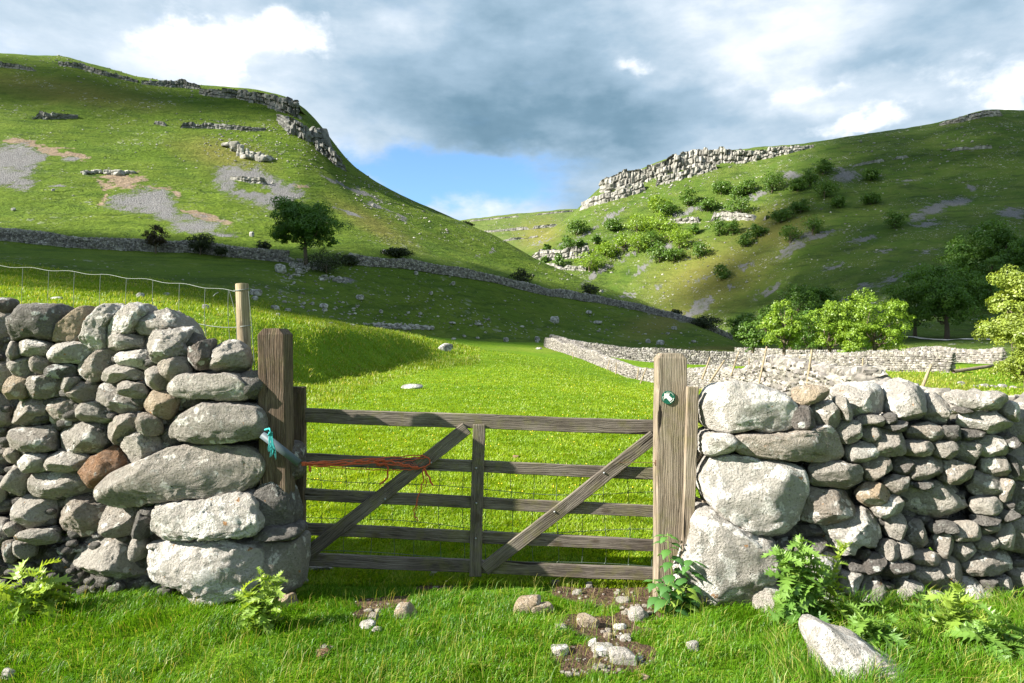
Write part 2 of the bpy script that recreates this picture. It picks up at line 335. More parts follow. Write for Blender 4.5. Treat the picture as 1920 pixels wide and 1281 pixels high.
def masks(V):
    with np.errstate(divide='ignore', invalid='ignore'):
        px, py = proj(V)
    far = (V[:,1] > 20)
    n1 = noise2(V[:,0]/2.2, V[:,1]/2.2, 5, 31); n2 = noise2(V[:,0]/5, V[:,1]/3.0, 4, 33); n3 = noise2(V[:,0]/9, V[:,1]/9, 3, 35)
    sc = np.where(V[:,1] < 300, 9.0, 9.0)
    jx, jy = px+n1*16+n3*10, py+n2*9+n1*5
    s = np.zeros(len(V)); e = np.zeros(len(V)); d = np.zeros(len(V))
    lim = far & (px > -200) & (px < 2150) & (py > 90) & (py < 800); ix = np.nonzero(lim)[0]
    jx, jy = jx[ix], jy[ix]
    m = np.zeros(len(ix))
    for (ox, oy) in ((-20,-6),(-7,-12),(9,-8),(22,2),(10,11),(-4,6),(-16,9),(0,0)):
        q_ = np.zeros(len(ix))
        for p in SCREE_POLY: q_ = np.maximum(q_, inpoly(jx+ox, jy+oy, p))
        for p in SCREE_HOLE: q_ = np.where(inpoly(jx+ox*.5, jy+oy*.5, p), 0, q_)
        m += q_/8
    for q in SCREE_ELL:
        m = np.maximum(m, np.clip(1.25-ell(jx, jy, *q)+n1[ix]*.35, 0, 1))
    em = np.zeros(len(ix))
    for q in EARTH_ELL: em = np.maximum(em, np.clip(1.4-ell(jx, jy, *q)+n1[ix]*1.1, 0, 1))
    dm = np.zeros(len(ix))
    for q in DRY_ELL: dm = np.maximum(dm, np.clip(1.3-ell(jx, jy, *q), 0, 1))
    s[ix] = m; e[ix] = em*(m < .5); d[ix] = dm
    return s, e, d
# soil patches near the gate (real ground coordinates)
def G0(x, y): return hit(x, y, 2.2, 12)
SOIL = [(1160,1118,240,44),(1125,1175,160,50),(1160,1215,120,40),(1120,1245,150,44),(820,1097,80,22),(1110,1110,150,34),(1180,1105,140,30),(1190,1150,90,36),(1150,1190,80,26),(1090,1230,110,36),(720,1130,120,26),(1240,1125,70,24),(1200,1240,60,20),(1080,1260,60,20),(610,1215,30,12),(690,1150,60,18),(1130,1250,40,22)]
soil_g = []
for (a,b,c_,d_) in SOIL:
    q0 = G0(a, b); q1 = G0(a, b-d_/2); q2 = G0(a, b+d_/2); soil_g.append((q0.x, q0.y, c_/F*q0.y/2, max(.02, (q1.y-q2.y)/2)))
def soil(X, Y):
    X = np.asarray(X); Y = np.asarray(Y); m = np.full(len(X), 9.)
    for (a,b,c_,d_) in soil_g: m = np.minimum(m, np.hypot((X-a)/c_, (Y-b)/d_))
    return m + noise2(X/.12, Y/.12, 3, 41)*.55
az1 = np.linspace(-R(54), R(54), 1060)
az = np.concatenate([np.linspace(-R(180), -R(56), 60), az1, np.linspace(R(56), R(180), 60)])
rr = [0.3]
while rr[-1] < 4200:
    r_ = rr[-1]; k = .03 if r_ < 2.4 else .008 if r_ < 9 else .011 if r_ < 60 else .0055 if r_ < 620 else .012 if r_ < 1100 else .06
    rr.append(r_*(1+k))
rr = np.array(rr); AZg, RRg = np.meshgrid(az, rr)     # rows: radius
TXv = (RRg*np.sin(AZg)).ravel(); TYv = (RRg*np.cos(AZg)).ravel(); TZv = height(TXv, TYv)
TV = np.stack([TXv, TYv, TZv], 1); nr, nc = RRg.shape; TZg = TZv.reshape(nr, nc)
print('terrain', nr, nc)
sM, eM, dM = masks(TV)
front = (TYv > .5) & (TYv < 12)
so_ = np.full(len(TXv), 9.); so_[front] = soil(TXv[front], TYv[front])
soilM = np.clip((1.15-so_)/.3, 0, 1)
colr = np.stack([sM, np.maximum(eM, 0), dM], 1)
colr2 = np.stack([soilM, np.zeros(len(sM)), np.zeros(len(sM))], 1)
idx = np.arange(nr*nc).reshape(nr, nc)
Q = np.stack([idx[:-1,:-1], idx[:-1,1:], idx[1:,1:], idx[1:,:-1]], -1)
cyr = RRg[:-1,:-1]*np.cos(np.clip(np.abs(AZg[:-1,:-1]), 0, R(66))); cpx = CX+F*np.tan(np.clip(AZg[:-1,:-1], -R(66), R(66)))
hillfoot = np.interp(cpx, tx, KY[:,6]); vfoot = np.interp(cpx, tx, KY[:,10]); far0 = np.interp(cpx, tx, KY[:,14])
reg = np.where(cyr < hillfoot, 0, np.where(cyr > far0, 3, np.where(cpx > 1400, 2, np.where(cyr < vfoot, 1, np.where(cpx < 860, 1, 2)))))
# ---- grass slope materials
def hill_mat(name, tone, fine, spk=.5, sp_big=.35):
    m, n = material(name); g = n.new('ShaderNodeNewGeometry'); pos = g.outputs['Position']
    mk = n.sep(n.attr('mask').outputs['Color']); sc, ea, dr = mk
    px_, py_, pz_ = n.sep(pos)
    big = n.noise(pos, .018, 5, .6); mid = n.noise(pos, .11, 5, .62); fin = n.noise(pos, .9, 5, .7); vf = n.noise(pos, 4.0, 3, .7)
    # terracettes: sheep tracks that follow the contour
    wz = n.math('ADD', n.math('MULTIPLY', pz_, 1.0), n.math('ADD', n.math('MULTIPLY', n.noise(pos, .035, 3), 9), n.math('MULTIPLY', n.noise(pos, .25, 3, .6), 1.6)))
    cb = n.new('ShaderNodeCombineXYZ'); n.put(cb.inputs[0], n.math('MULTIPLY', px_, .10)); n.put(cb.inputs[1], n.math('MULTIPLY', py_, .04)); n.put(cb.inputs[2], n.math('MULTIPLY', wz, fine))
    ter = n.noise(cb.outputs[0], 1.0, 4, .68)
    cb2 = n.new('ShaderNodeCombineXYZ'); n.put(cb2.inputs[0], n.math('MULTIPLY', px_, .35)); n.put(cb2.inputs[1], n.math('MULTIPLY', py_, .12)); n.put(cb2.inputs[2], n.math('MULTIPLY', wz, fine*3.2))
    ter2 = n.noise(cb2.outputs[0], 1.0, 3, .7)
    a, b, c, dk = tone
    col = n.mix(n.step(big, .35, .65), a, b)
    col = n.mix(n.math('MULTIPLY', n.step(mid, .35, .7), .6), col, c)
    col = n.mix(n.math('MULTIPLY', n.step(ter, .52, .34), .75), col, dk)
    col = n.mix(n.math('MULTIPLY', n.step(fin, .55, .30), .5), col, dk)
    col = n.mix(n.math('MULTIPLY', n.step(vf, .5, .75), .3), col, c); col = n.mix(n.math('MULTIPLY', n.step(vf, .48, .30), .45), col, dk)
    col = n.mix(n.math('MULTIPLY', dr, n.math('MULTIPLY_ADD', n.step(fin, .3, .6), .35, .45)), col, (.165,.150,.040))
    # loose stones showing through thin turf
    sp = n.vor(pos, 1.1); spn = n.step(n.noise(pos, .055, 5, .68), spk, spk+.16)
    sp2 = n.vor(pos, .42); spd2 = n.math('MULTIPLY', n.math('MULTIPLY', n.step(n.math('ADD', sp2.outputs['Distance'], n.math('MULTIPLY_ADD', fin, .5, -.25)), .34, .22), n.step(n.sep(sp2.outputs['Color'])[0], .60, .68)), n.math('MULTIPLY', spn, sp_big))
    spd = n.math('MULTIPLY', n.step(sp.outputs['Distance'], .30, .18), n.math('MULTIPLY', spn, n.step(n.sep(sp.outputs['Color'])[0], .42, .52)))
    spd = n.math('MAXIMUM', spd, spd2)
    # scree
    sv = n.vor(pos, 4.2)
    cb3 = n.new('ShaderNodeCombineXYZ'); n.put(cb3.inputs[0], n.math('MULTIPLY', px_, .55)); n.put(cb3.inputs[1], n.math('MULTIPLY', py_, .07)); n.put(cb3.inputs[2], n.math('MULTIPLY', pz_, .07)); fan = n.math('MULTIPLY_ADD', n.noise(cb3.outputs[0], 1.0, 4, .65), 1.5, -.75)
    scf = n.step(n.math('ADD', n.math('ADD', sc, n.math('MULTIPLY', fan, n.step(sc, 0, .15))), n.math('ADD', n.math('MULTIPLY_ADD', fin, 1.3, -.65), n.math('MULTIPLY_ADD', vf, 1.2, -.6))), .34, .72)
    scc = n.mix(n.sep(sv.outputs['Color'])[0], (.17,.172,.182), (.32,.322,.33)); scc = n.mix(n.math('MULTIPLY', n.step(sv.outputs['Distance'], .3, .7), .4), scc, (.10,.10,.105)); scc = n.mix(n.step(n.math('ADD', mid, n.math('MULTIPLY', vf, .4)), .78, .9), scc, b)
    scc = n.mix(n.math('MULTIPLY', n.noise(pos, .3, 3), .25), scc, (.27,.225,.19))
    eaf = n.step(n.math('ADD', ea, n.math('MULTIPLY_ADD', fin, 1.6, -.8)), .42, .68)
    eac = n.mix(fin, (.17,.12,.07), (.30,.235,.18))
    col = n.mix(eaf, col, eac); col = n.mix(scf, col, scc); col = n.mix(spd, col, n.mix(n.sep(sp.outputs['Color'])[1], (.26,.25,.235), (.5,.49,.47)))
    hb = n.math('ADD', n.math('MULTIPLY', ter, 1.0), n.math('ADD', n.math('MULTIPLY', ter2, .35), n.math('MULTIPLY', fin, .45)))
    hb = n.math('ADD', hb, n.math('MULTIPLY', spd, .25))
    hb = n.mix(scf, hb, n.math('MULTIPLY_ADD', sv.outputs['Distance'], -.35, 1))
    b1 = n.bump(hb, 1.0, 1.6)
    n.out(n.bsdf(col, .95, b1, .08)); return m
GL = ((.070,.122,.012),(.098,.152,.014),(.132,.172,.024),(.036,.070,.010))
GR = ((.060,.110,.015),(.078,.126,.019),(.118,.142,.032),(.028,.052,.012))
M_left = hill_mat('hillside turf', GL, .95); M_right = hill_mat('dale side turf', GR, .5, .46, .65); M_far = hill_mat('far turf', ((.09,.135,.03),(.10,.14,.035),(.14,.16,.05),(.05,.08,.02)), .3)
m, n = material('meadow turf'); M_meadow = m
g = n.new('ShaderNodeNewGeometry'); pos = g.outputs['Position']; mk = n.sep(n.attr('mask').outputs['Color']); so2 = n.sep(n.attr('soil').outputs['Color'])[0]
f1 = n.noise(pos, .25, 5, .6); f2 = n.noise(pos, 2.6, 5, .7); f3 = n.noise(pos, 22, 4, .7); f4 = n.noise(pos, 90, 3, .7)
col = n.mix(n.step(f1, .35, .65), (.085,.175,.009), (.130,.220,.011)); col = n.mix(n.math('MULTIPLY', n.step(f2, .4, .7), .55), col, (.165,.235,.016))
col = n.mix(n.math('MULTIPLY', n.step(f3, .55, .3), .6), col, (.030,.085,.006)); col = n.mix(n.math('MULTIPLY', mk[2], .6), col, (.17,.16,.035))
so3 = n.step(n.math('ADD', so2, n.math('MULTIPLY_ADD', f3, .7, -.35)), .35, .6)
soc = n.mix(f4, (.035,.022,.015), (.13,.085,.06)); soc = n.mix(n.step(f3, .5, .75), soc, (.16,.11,.08)); col = n.mix(so3, col, soc)
scf = n.step(n.math('ADD', mk[0], n.math('MULTIPLY_ADD', f2, .9, -.45)), .4, .6); col = n.mix(scf, col, (.33,.32,.30))
hb = n.math('ADD', n.math('MULTIPLY', f3, .02), n.math('ADD', n.math('MULTIPLY', f2, .12), n.math('MULTIPLY', f4, .006)))
n.out(n.bsdf(col, .95, n.bump(hb, 1.0, 1.0), .06))
names = [('ground', M_meadow), ('left_hill', M_left), ('right_hill', M_right), ('distant_hill', M_far)]
TERR = []
for k, (nm, mt) in enumerate(names):
    q = Q[reg == k]; u, inv = np.unique(q.ravel(), return_inverse=True)
    o = npmesh(nm, TV[u], [inv.reshape(-1,4)[:, ::-1]], mt, colors={'mask': colr[u], 'soil': colr2[u]}); tag(o, kind='structure'); TERR.append(o)

# fast lookup of the ground seen along a pixel ray, from the terrain grid itself
_EL = (TZv.reshape(nr,nc)-EYE)/np.maximum(1e-3, RRg*np.cos(AZg))
def hit(x, y, ymin=2.2, ymax=2400):
    a = math.atan((x-CX)/F); c = int(np.clip(np.searchsorted(az, a), 1, nc-1)); c = c if abs(az[c]-a) < abs(az[c-1]-a) else c-1
    t = (CY-y)/F; ca = math.cos(a); k0 = int(np.searchsorted(rr, ymin/ca)); e = _EL[k0:,c]; k = np.nonzero(e >= t)[0]
    i = k0+(int(k[0]) if len(k) else int(np.argmax(e[:700])))
    r_ = rr[i]
    if i > 0:
        e0, e1 = _EL[i-1,c], _EL[i,c]; f = (t-e0)/(e1-e0) if e1 > e0 and e0 < t else 1; r_ = rr[i-1]+(rr[i]-rr[i-1])*min(1,max(0,f))
        z = TZg[i-1,c]+(TZg[i,c]-TZg[i-1,c])*min(1,max(0,f))
    else: z = TZg[i,c]
    return Vector((r_*math.sin(a), r_*ca, float(z)))
# ================================================================ STONE
def ico(sub):
    import bmesh
    bm = bmesh.new(); bmesh.ops.create_icosphere(bm, subdivisions=sub, radius=1); bm.verts.ensure_lookup_table()
    V = np.array([v.co[:] for v in bm.verts]); Fc = np.array([[v.index for v in f.verts] for f in bm.faces]); bm.free(); return V/np.linalg.norm(V, axis=1)[:,None], Fc
ICO = {s: ico(s) for s in (1,2,3,4,5,6)}
def stone_mat(name, base, dark, lichen, lich_amt, warm=(.25,.18,.12), tintamt=.35, fine=1.0, white_edges=0.5, moss=0):
    m, n = material(name); tc = n.new('ShaderNodeTexCoord'); oi = n.new('ShaderNodeObjectInfo')
    cb = n.new('ShaderNodeCombineXYZ'); n.put(cb.inputs[0], n.math('MULTIPLY', oi.outputs['Random'], 37)); n.put(cb.inputs[1], n.math('MULTIPLY', oi.outputs['Random'], 91)); n.put(cb.inputs[2], n.math('MULTIPLY', oi.outputs['Random'], 13))
    v = n.vadd(tc.outputs['Object'], cb.outputs[0]); vs = n.vmul(v, (1,1,2.2))
    big = n.noise(v, 5*fine, 4, .6); mid = n.noise(v, 20*fine, 6, .70, 0); fin = n.noise(v, 80*fine, 5, .75); str_ = n.noise(vs, 14*fine, 5, .7, .15)
    wq0 = n.new('ShaderNodeTexNoise'); n.put(wq0.inputs['Vector'], v); wq0.inputs['Scale'].default_value = 40*fine; wq0.inputs['Detail'].default_value = 3
    rnd = n.math('FRACT', n.math('MULTIPLY', oi.outputs['Random'], 7.13)); rnd2 = n.math('FRACT', n.math('MULTIPLY', oi.outputs['Random'], 23.7))
    col = n.mix(rnd, base, dark); col = n.mix(n.math('MULTIPLY', n.step(big, .50, .36), .45), col, dark)
    col = n.mix(n.math('MULTIPLY', n.step(rnd2, .45, 1), tintamt), col, warm)
    col = n.mix(n.math('MULTIPLY', n.step(mid, .4, .7), .45), col, n.mix(.5, base, (.55,.53,.50)))
    col = n.mix(n.math('MULTIPLY', n.step(str_, .52, .30), .5), col, dark)
    # pale lichen crust, grey-green specks, ochre dots, black pits
    lf = n.math('ADD', n.noise(v, 7.5*fine, 3, .55, .3), n.math('MULTIPLY_ADD', mid, .35, -.175))
    lm = n.step(lf, .66-lich_amt*.3, .70-lich_amt*.3); ring = n.math('MULTIPLY', lm, n.math('MULTIPLY_ADD', fin, .8, .35))
    col = n.mix(ring, col, lichen)
    lf2 = n.step(n.noise(v, 26*fine, 2, .5), .66, .70); col = n.mix(n.math('MULTIPLY', lf2, .5), col, (.52,.53,.50))
    oc = n.math('MULTIPLY', n.step(n.noise(v, 16*fine, 4, .6), .68, .72), .8); col = n.mix(oc, col, (.42,.19,.045))
    sp_ = n.vor(n.vadd(v, n.vmul(n.vadd(wq0.outputs['Color'], (-.5,-.5,-.5)), (.03,.03,.03))), 11*fine); spt = n.math('MULTIPLY', n.step(sp_.outputs['Distance'], .26, .22), n.step(n.sep(sp_.outputs['Color'])[0], .80, .82)); col = n.mix(n.math('MULTIPLY', spt, .85), col, lichen)
    blk = n.step(n.noise(v, 13*fine, 5, .7), .62, .70); col = n.mix(n.math('MULTIPLY', blk, .55), col, (.085,.08,.075))
    pit = n.vor(v, 42*fine); pk = n.math('MULTIPLY', n.step(pit.outputs['Distance'], .22, .12), n.step(n.sep(pit.outputs['Color'])[0], .72, .8)); pk = n.math('MULTIPLY', pk, n.step(mid, .45, .6))
    col = n.mix(pk, col, (.05,.045,.04)); col = n.mix(n.math('MULTIPLY', n.step(fin, .52, .3), .45), col, (.09,.083,.075))
    if moss: col = n.mix(n.step(n.math('ADD', n.noise(v, 6, 4, .7), n.math('MULTIPLY', n.sep(tc.outputs['Object'])[0], 1.2)), .50, .60), col, (.09,.045,.008))
    wq = n.new('ShaderNodeTexNoise'); n.put(wq.inputs['Vector'], v); wq.inputs['Scale'].default_value = 9*fine; wq.inputs['Detail'].default_value = 4
    cr = n.vor(n.vadd(v, n.vmul(wq.outputs['Color'], (.16/fine,.16/fine,.16/fine))), 3.4*fine, 'DISTANCE_TO_EDGE')
    crk = n.math('MULTIPLY', n.step(cr.outputs['Distance'], .028, .0), n.step(n.noise(v, 3.2*fine, 2), .60, .68))
    chip = n.vor(n.vadd(v, n.vmul(wq.outputs['Color'], (.05/fine,.05/fine,.05/fine))), 15*fine)
    h = n.math('ADD', n.math('MULTIPLY', big, .7), n.math('ADD', n.math('MULTIPLY', mid, 1.15), n.math('ADD', n.math('MULTIPLY', fin, .55), n.math('MULTIPLY', str_, .65))))
    h = n.math('ADD', h, n.math('MULTIPLY', chip.outputs['Distance'], .18))
    h = n.math('SUBTRACT', h, n.math('ADD', n.math('MULTIPLY', pk, .7), n.math('MULTIPLY', crk, .0)))
    n.out(n.bsdf(col, .92, n.bump(h, 1.0, .034/fine), .12)); return m
BASE, DARK, LICH = (.45,.415,.375), (.29,.266,.240), (.74,.72,.68)
M_st = stone_mat('wall limestone', BASE, DARK, LICH, .16)
M_stw = stone_mat('whitened limestone', (.52,.49,.455), (.40,.375,.345), (.80,.78,.75), .45, tintamt=.15)
M_std = stone_mat('dark weathered limestone', (.17,.158,.148), (.12,.112,.106), (.58,.60,.58), .12, warm=(.16,.10,.08))
M_brown = stone_mat('brown sandstone', (.30,.17,.10), (.26,.15,.09), (.36,.26,.19), -.3, warm=(.34,.2,.12))
M_warm = stone_mat('buff limestone', (.42,.34,.25), (.36,.29,.21), (.6,.56,.5), .1, warm=(.4,.28,.18))
M_moss = stone_mat('mossy limestone', (.34,.315,.29), (.3,.28,.26), LICH, .3, moss=1)
M_far = stone_mat('distant limestone', (.40,.385,.36), (.27,.26,.245), (.60,.59,.56), .35, fine=.35, tintamt=.15)
MATS = {'g': M_st, 'w': M_stw, 'd': M_std, 'b': M_brown, 'o': M_warm, 'm': M_moss}
def carve(Vp, rs, cuts=6, keep=(.72,.94), rough=.03, freq=1.0, front=True, soft=.8, face=False):
    """facets and weathering; Vp centred, rs random state"""
    ext = np.abs(Vp).max(0); sc = float(np.cbrt(ext[0]*ext[1]*ext[2])); off = rs.uniform(-50, 50, 3)
    N = Vp/(ext**2); N /= np.linalg.norm(N, axis=1)[:,None]+1e-9; q = Vp/sc*freq
    Vp = Vp+N*((fbm(q*1.1+off, 3, 3)*2.4)*rough*sc)[:,None]
    for k in range(cuts):
        nn = rs.normal(size=3)
        if front:
            aa_ = rs.uniform(0, 2*math.pi); pl = rs.uniform(.10,.45) if face else rs.uniform(.35,1.0); nn = np.array([math.cos(aa_)*pl/ext[0]*sc, -rs.uniform(.35,1.0), math.sin(aa_)*pl/ext[2]*sc])
        nn /= np.linalg.norm(nn); pr = Vp@nn; h = pr.max()*rs.uniform(*keep); ex = np.maximum(pr-h, 0); Vp = Vp-ex[:,None]*nn*soft
    if front and cuts > 3:      # small chisel-like chips
        for k in range(22):
            nn = rs.normal(size=3)*np.array([1/ext[0],1/ext[1],1/ext[2]]); nn[1] = -abs(nn[1])*1.3; nn /= np.linalg.norm(nn); pr = Vp@nn; h = pr.max()*(rs.uniform(.965,.995) if face else rs.uniform(.94,.99)); ex = np.maximum(pr-h, 0); Vp = Vp-ex[:,None]*nn
    N = Vp/(ext**2); N /= np.linalg.norm(N, axis=1)[:,None]+1e-9
    q = Vp/sc*freq
    q = Vp/sc*freq; d = (.5-np.abs(fbm(q*2.6+off, 3, 9)))*.8+fbm(q*7+off, 4, 21, .6)*.8
    return Vp+N*(d*rough*sc)[:,None]
def free_stone(rs, size, sub=3, boxy=.75, cuts=7, rough=.06, keep=(.6,.92)):
    D, Fc = ICO[sub]; V = np.sign(D)*np.abs(D)**boxy*np.asarray(size)/2
    return carve(V, rs, cuts, keep, rough, front=False), Fc
# ---------------------------------------------------------------- near walls
ND = 120; TH = np.arange(ND)/ND*2*math.pi
class Wall:
    def __init__(s, depth_fn, thick): s.S = []; s.depth = depth_fn; s.thick = thick
    def add(s, cx, cy, w, h, rot=0, mat='g', part='stone', label=None, end=0, poly=None, off=0.0, boxy=None, cuts=None, rough=None, side=0):
        s.S.append(dict(cx=cx, cy=cy, w=w, h=h, rot=rot, mat=mat, part=part, label=label, end=end, poly=poly, off=off, boxy=boxy, cuts=cuts, rough=rough, side=side))
    def metric(s, i, X, Y):
        q = s.S[i]; c, sn = math.cos(R(q['rot'])), math.sin(R(q['rot'])); dx = X-q['cx']; dy = -(Y-q['cy'])
        a = (dx*c+dy*sn)/(q['w']/2); b = (-dx*sn+dy*c)/(q['h']/2); return (np.abs(a)**3.6+np.abs(b)**3.6)**(1/3.6)
    def outline(s, i):
        q = s.S[i]
        if q['poly'] is not None:
            pts = np.array(q['poly'], float); q['cx'], q['cy'] = (pts[:,0].min()+pts[:,0].max())/2, (pts[:,1].min()+pts[:,1].max())/2
            out = np.zeros(ND)
            for k, t in enumerate(TH):
                d = np.array([math.cos(t), -math.sin(t)]); best = 0
                for j in range(len(pts)):
                    a = pts[j]-[q['cx'],q['cy']]; b = pts[(j+1)%len(pts)]-[q['cx'],q['cy']]; e = b-a; den = d[0]*(-e[1])-d[1]*(-e[0])
                    if abs(den) < 1e-9: continue
                    tt = (a[0]*(-e[1])-a[1]*(-e[0]))/den; u = (d[0]*a[1]-d[1]*a[0])/den
                    if tt > 0 and -1e-6 <= u <= 1+1e-6: best = max(best, tt)
                out[k] = best
            sg = 1.3
        else:
            L = np.linspace(0, 1.0, 90)[None,:]*(max(q['w'], q['h'])*.75); X = q['cx']+np.cos(TH)[:,None]*L; Y = q['cy']-np.sin(TH)[:,None]*L
            me = s.metric(i, X, Y); lim = me > 1.16
            for j in s.nb[i]:
                o = s.metric(j, X, Y); lim |= (o < me)
            first = np.where(lim.any(1), lim.argmax(1), 89); out = L[0, first]*.99; sg = 1.5
        k = np.arange(-9, 10); wgt = np.exp(-.5*(k/sg)**2); wgt /= wgt.sum()
        return sum(np.roll(out, kk)*ww for kk, ww in zip(k, wgt))
    def make(s, root, seed):
        n_ = len(s.S); s.nb = []
        for i, q in enumerate(s.S):
            s.nb.append([j for j, p in enumerate(s.S) if j != i and p['poly'] is None and math.hypot(p['cx']-q['cx'], p['cy']-q['cy']) < (max(p['w'],p['h'])+max(q['w'],q['h']))*.75])
        area = sorted(range(n_), key=lambda i: -s.S[i]['w']*s.S[i]['h']); keep = set(area[:97]); rest = MB(); placed = []
        for i, q in enumerate(s.S):
            rs = np.random.default_rng(seed+i); Rr = s.outline(i)
            z0 = EYE-(q['cy']-CY)/F*3.9; Yf = s.depth(q['cx'], z0)+q['off']+rs.uniform(-.025,.025)*(0 if q['end'] else 1)
            m2 = Yf/F; big = max(q['w'], q['h'])
            sub = 6 if big > 230 else 5 if big > 62 else 4
            D, Fc = ICO[sub]; th = np.arctan2(D[:,2], D[:,0]) % (2*math.pi); u = th/(2*math.pi)*ND; k0 = u.astype(int) % ND; f = u-np.floor(u)
            Rt = (Rr[k0]*(1-f)+Rr[(k0+1)%ND]*f)*m2; cphi = np.hypot(D[:,0], D[:,2])
            bx = (q['boxy']-.16 if q['boxy'] else (rs.uniform(.34,.48) if q['end'] else rs.uniform(.44,.66))); Dp = q['end']/2 if q['end'] else max(.085, min(.19, .66*min(q['w'],q['h'])*m2*rs.uniform(.95,1.3)))
            rad = Rt*cphi**bx; ca, sa = np.where(cphi>1e-6, D[:,0]/np.maximum(cphi,1e-6), 0), np.where(cphi>1e-6, D[:,2]/np.maximum(cphi,1e-6), 0)
            V = np.stack([rad*ca, np.sign(D[:,1])*np.abs(D[:,1])**(bx if q['end'] else .85)*Dp, rad*sa], 1)
            if q['side']: V[:,0] += q['side']*(V[:,1]+Dp)
            V0e = (np.ptp(V[:,0])*1.01, np.ptp(V[:,2])*1.01, (V[:,0].max()+V[:,0].min())/2, (V[:,2].max()+V[:,2].min())/2)
            cu = q['cuts'] if q['cuts'] is not None else (12 if q['end'] else rs.integers(10, 17))
            V = carve(V, rs, cu, (.80,.97) if q['end'] else (.60,.93), (q['rough'] or rs.uniform(.05,.09)), soft=1.0, face=bool(q['poly']))
            if not q['poly']: V[:,0] *= V0e[0]/max(1e-6, np.ptp(V[:,0])); V[:,2] *= V0e[1]/max(1e-6, np.ptp(V[:,2])); V[:,0] -= (V[:,0].max()+V[:,0].min())/2-V0e[2]; V[:,2] -= (V[:,2].max()+V[:,2].min())/2-V0e[3]
            c = P(q['cx'], q['cy'], Yf); loc = np.array([c.x, Yf+Dp, c.z])
            placed.append((loc, Dp, q))
            if i in keep:
                o = npmesh(q['part'], V, [Fc], MATS[q['mat']], root, loc-np.array(root.location), True)
                if q['label']: o['label'] = q['label']
            else: rest.add(V+loc-np.array(root.location), Fc)
        return rest
lz = lambda z: .075*z
LW = Wall(lambda x, z: 3.80+(.32*min(1, max(0, 430-x)/430) if x > 0 else .32-.0004*x)+lz(z), .5)
A = lambda cx, cy, w_, h_, rot=0, mat='g', **k: LW.add(cx/3.2, 540+cy/3.2, w_/3.2, h_/3.2, rot, mat, **k)
cope = dict(part='cope_stone')
A(145,215,335,230,0,'d',end=.42,boxy=.8,cuts=2,label='dark brown rounded boulder on the wall top',**cope)
A(-60,105,170,95,0,'d',off=.1,**cope)
ap = lambda L: [(a/3.2, 540+b/3.2) for a, b in L]
A(362,222,262,140,52,'o',end=.30,off=.05,boxy=.85,poly=ap([(472,100),(445,100),(395,125),(285,228),(282,262),(250,335),(330,340),(425,335),(445,262),(475,190)]),label='pale wedge leaning against the brown boulder',**cope)
A(542,240,300,135,58,'w',end=.30,off=.04,rough=.11,boxy=.85,poly=ap([(550,88),(620,90),(668,112),(640,165),(590,230),(582,330),(525,395),(460,392),(432,365),(432,300),(468,195),(512,120)]),label='pitted leaning cope stone',**cope)
A(706,205,262,140,50,'w',end=.30,off=.06,rough=.11,boxy=.85,poly=ap([(706,82),(795,92),(825,135),(782,212),(690,285),(632,325),(592,300),(590,240),(604,195),(645,128)]),label='tallest leaning cope stone, pale and pitted',**cope)
A(925,210,330,190,-14,'g',end=.36,off=.14,boxy=.75,poly=[(238,624),(250,600),(278,580),(294,577),(312,592),(334,612),(345,628),(320,640),(290,630),(262,632)],**cope)
A(1105,325,160,110,-25,'d',off=.14)
A(945,345,275,195,8,'w',rough=.13,label='knobbly stone with white lichen',**cope)
A(1155,400,190,175,0,'d',rough=.1); A(1310,420,225,195,0,'g',off=.05,rough=.1)
A(710,335,205,105,0,'g',off=.05); A(130,355,215,115,-6,'w'); A(335,395,250,130,0,'w',label='stone with a white lichen patch')
A(15,385,90,125,0,'g'); A(65,475,135,145,0); A(175,458,105,165,-25); A(318,505,165,100,0,'d'); A(515,480,270,150,36); A(740,428,225,140,-4,'w'); A(665,515,265,120,-4)
A(990,482,185,140,20); A(868,558,130,155,-10,'g'); A(515,350,70,60,0,'d',off=.12)
A(1200,603,515,165,0,'g',end=.42,boxy=.55,poly=[(294,741),(300,718),(316,706),(400,702),(430,705),(450,722),(453,744),(440,753),(340,752)],label='long flat stone with a white tip')
A(1465,590,190,160,0,'d',end=.34,off=.12)
A(200,600,245,155,0,rough=.1); A(40,605,130,145,0,'o',label='stone with a rusty orange streak'); A(355,585,105,115,0); A(432,640,170,145,0); A(630,675,295,150,-26); A(735,612,200,110,-20); A(897,706,180,160,-22,'o',label='small brownish wedge stone')
A(100,755,230,185,0); A(302,755,220,195,0); A(515,750,245,145,-6,'g'); 
A(1240,820,650,265,0,'g',end=.46,boxy=.6,poly=[(284,834),(296,808),(318,776),(360,758),(420,755),(462,760),(480,775),(487,800),(484,828),(440,836),(340,838)],label='big domed stone with a hollow in its face')
A(130,920,270,165,-3); A(410,915,335,180,-8,'g'); A(672,853,240,150,32); A(842,830,135,135,0); A(765,965,225,190,20); A(10,1020,90,90); A(130,1065,180,125,-8,'w'); A(325,1070,265,120,-5); A(550,1095,270,160,38,'b',cuts=5,label='smooth brown sandstone boulder')
A(1040,1110,1090,300,0,'g',end=.46,boxy=.55,rough=.05,poly=[(153,935),(160,912),(190,895),(240,870),(290,848),(340,843),(440,839),(468,845),(484,866),(490,892),(470,912),(430,938),(420,940),(330,944),(230,962),(190,964),(162,950)],label='largest slab, long and grey with a vertical crack')
A(30,1170,130,190,0)
LW.add(520,875,60,70,0,'d',end=.3,off=.26)
Bq = lambda cx, cy, w_, h_, rot=0, mat='g', **k: LW.add(cx/3.195, 880+cy/3.195, w_/3.195, h_/3.195, rot, mat, **k)
Bq(268,120,390,170,0,'g',boxy=.55,label='squared block left of the largest slab')
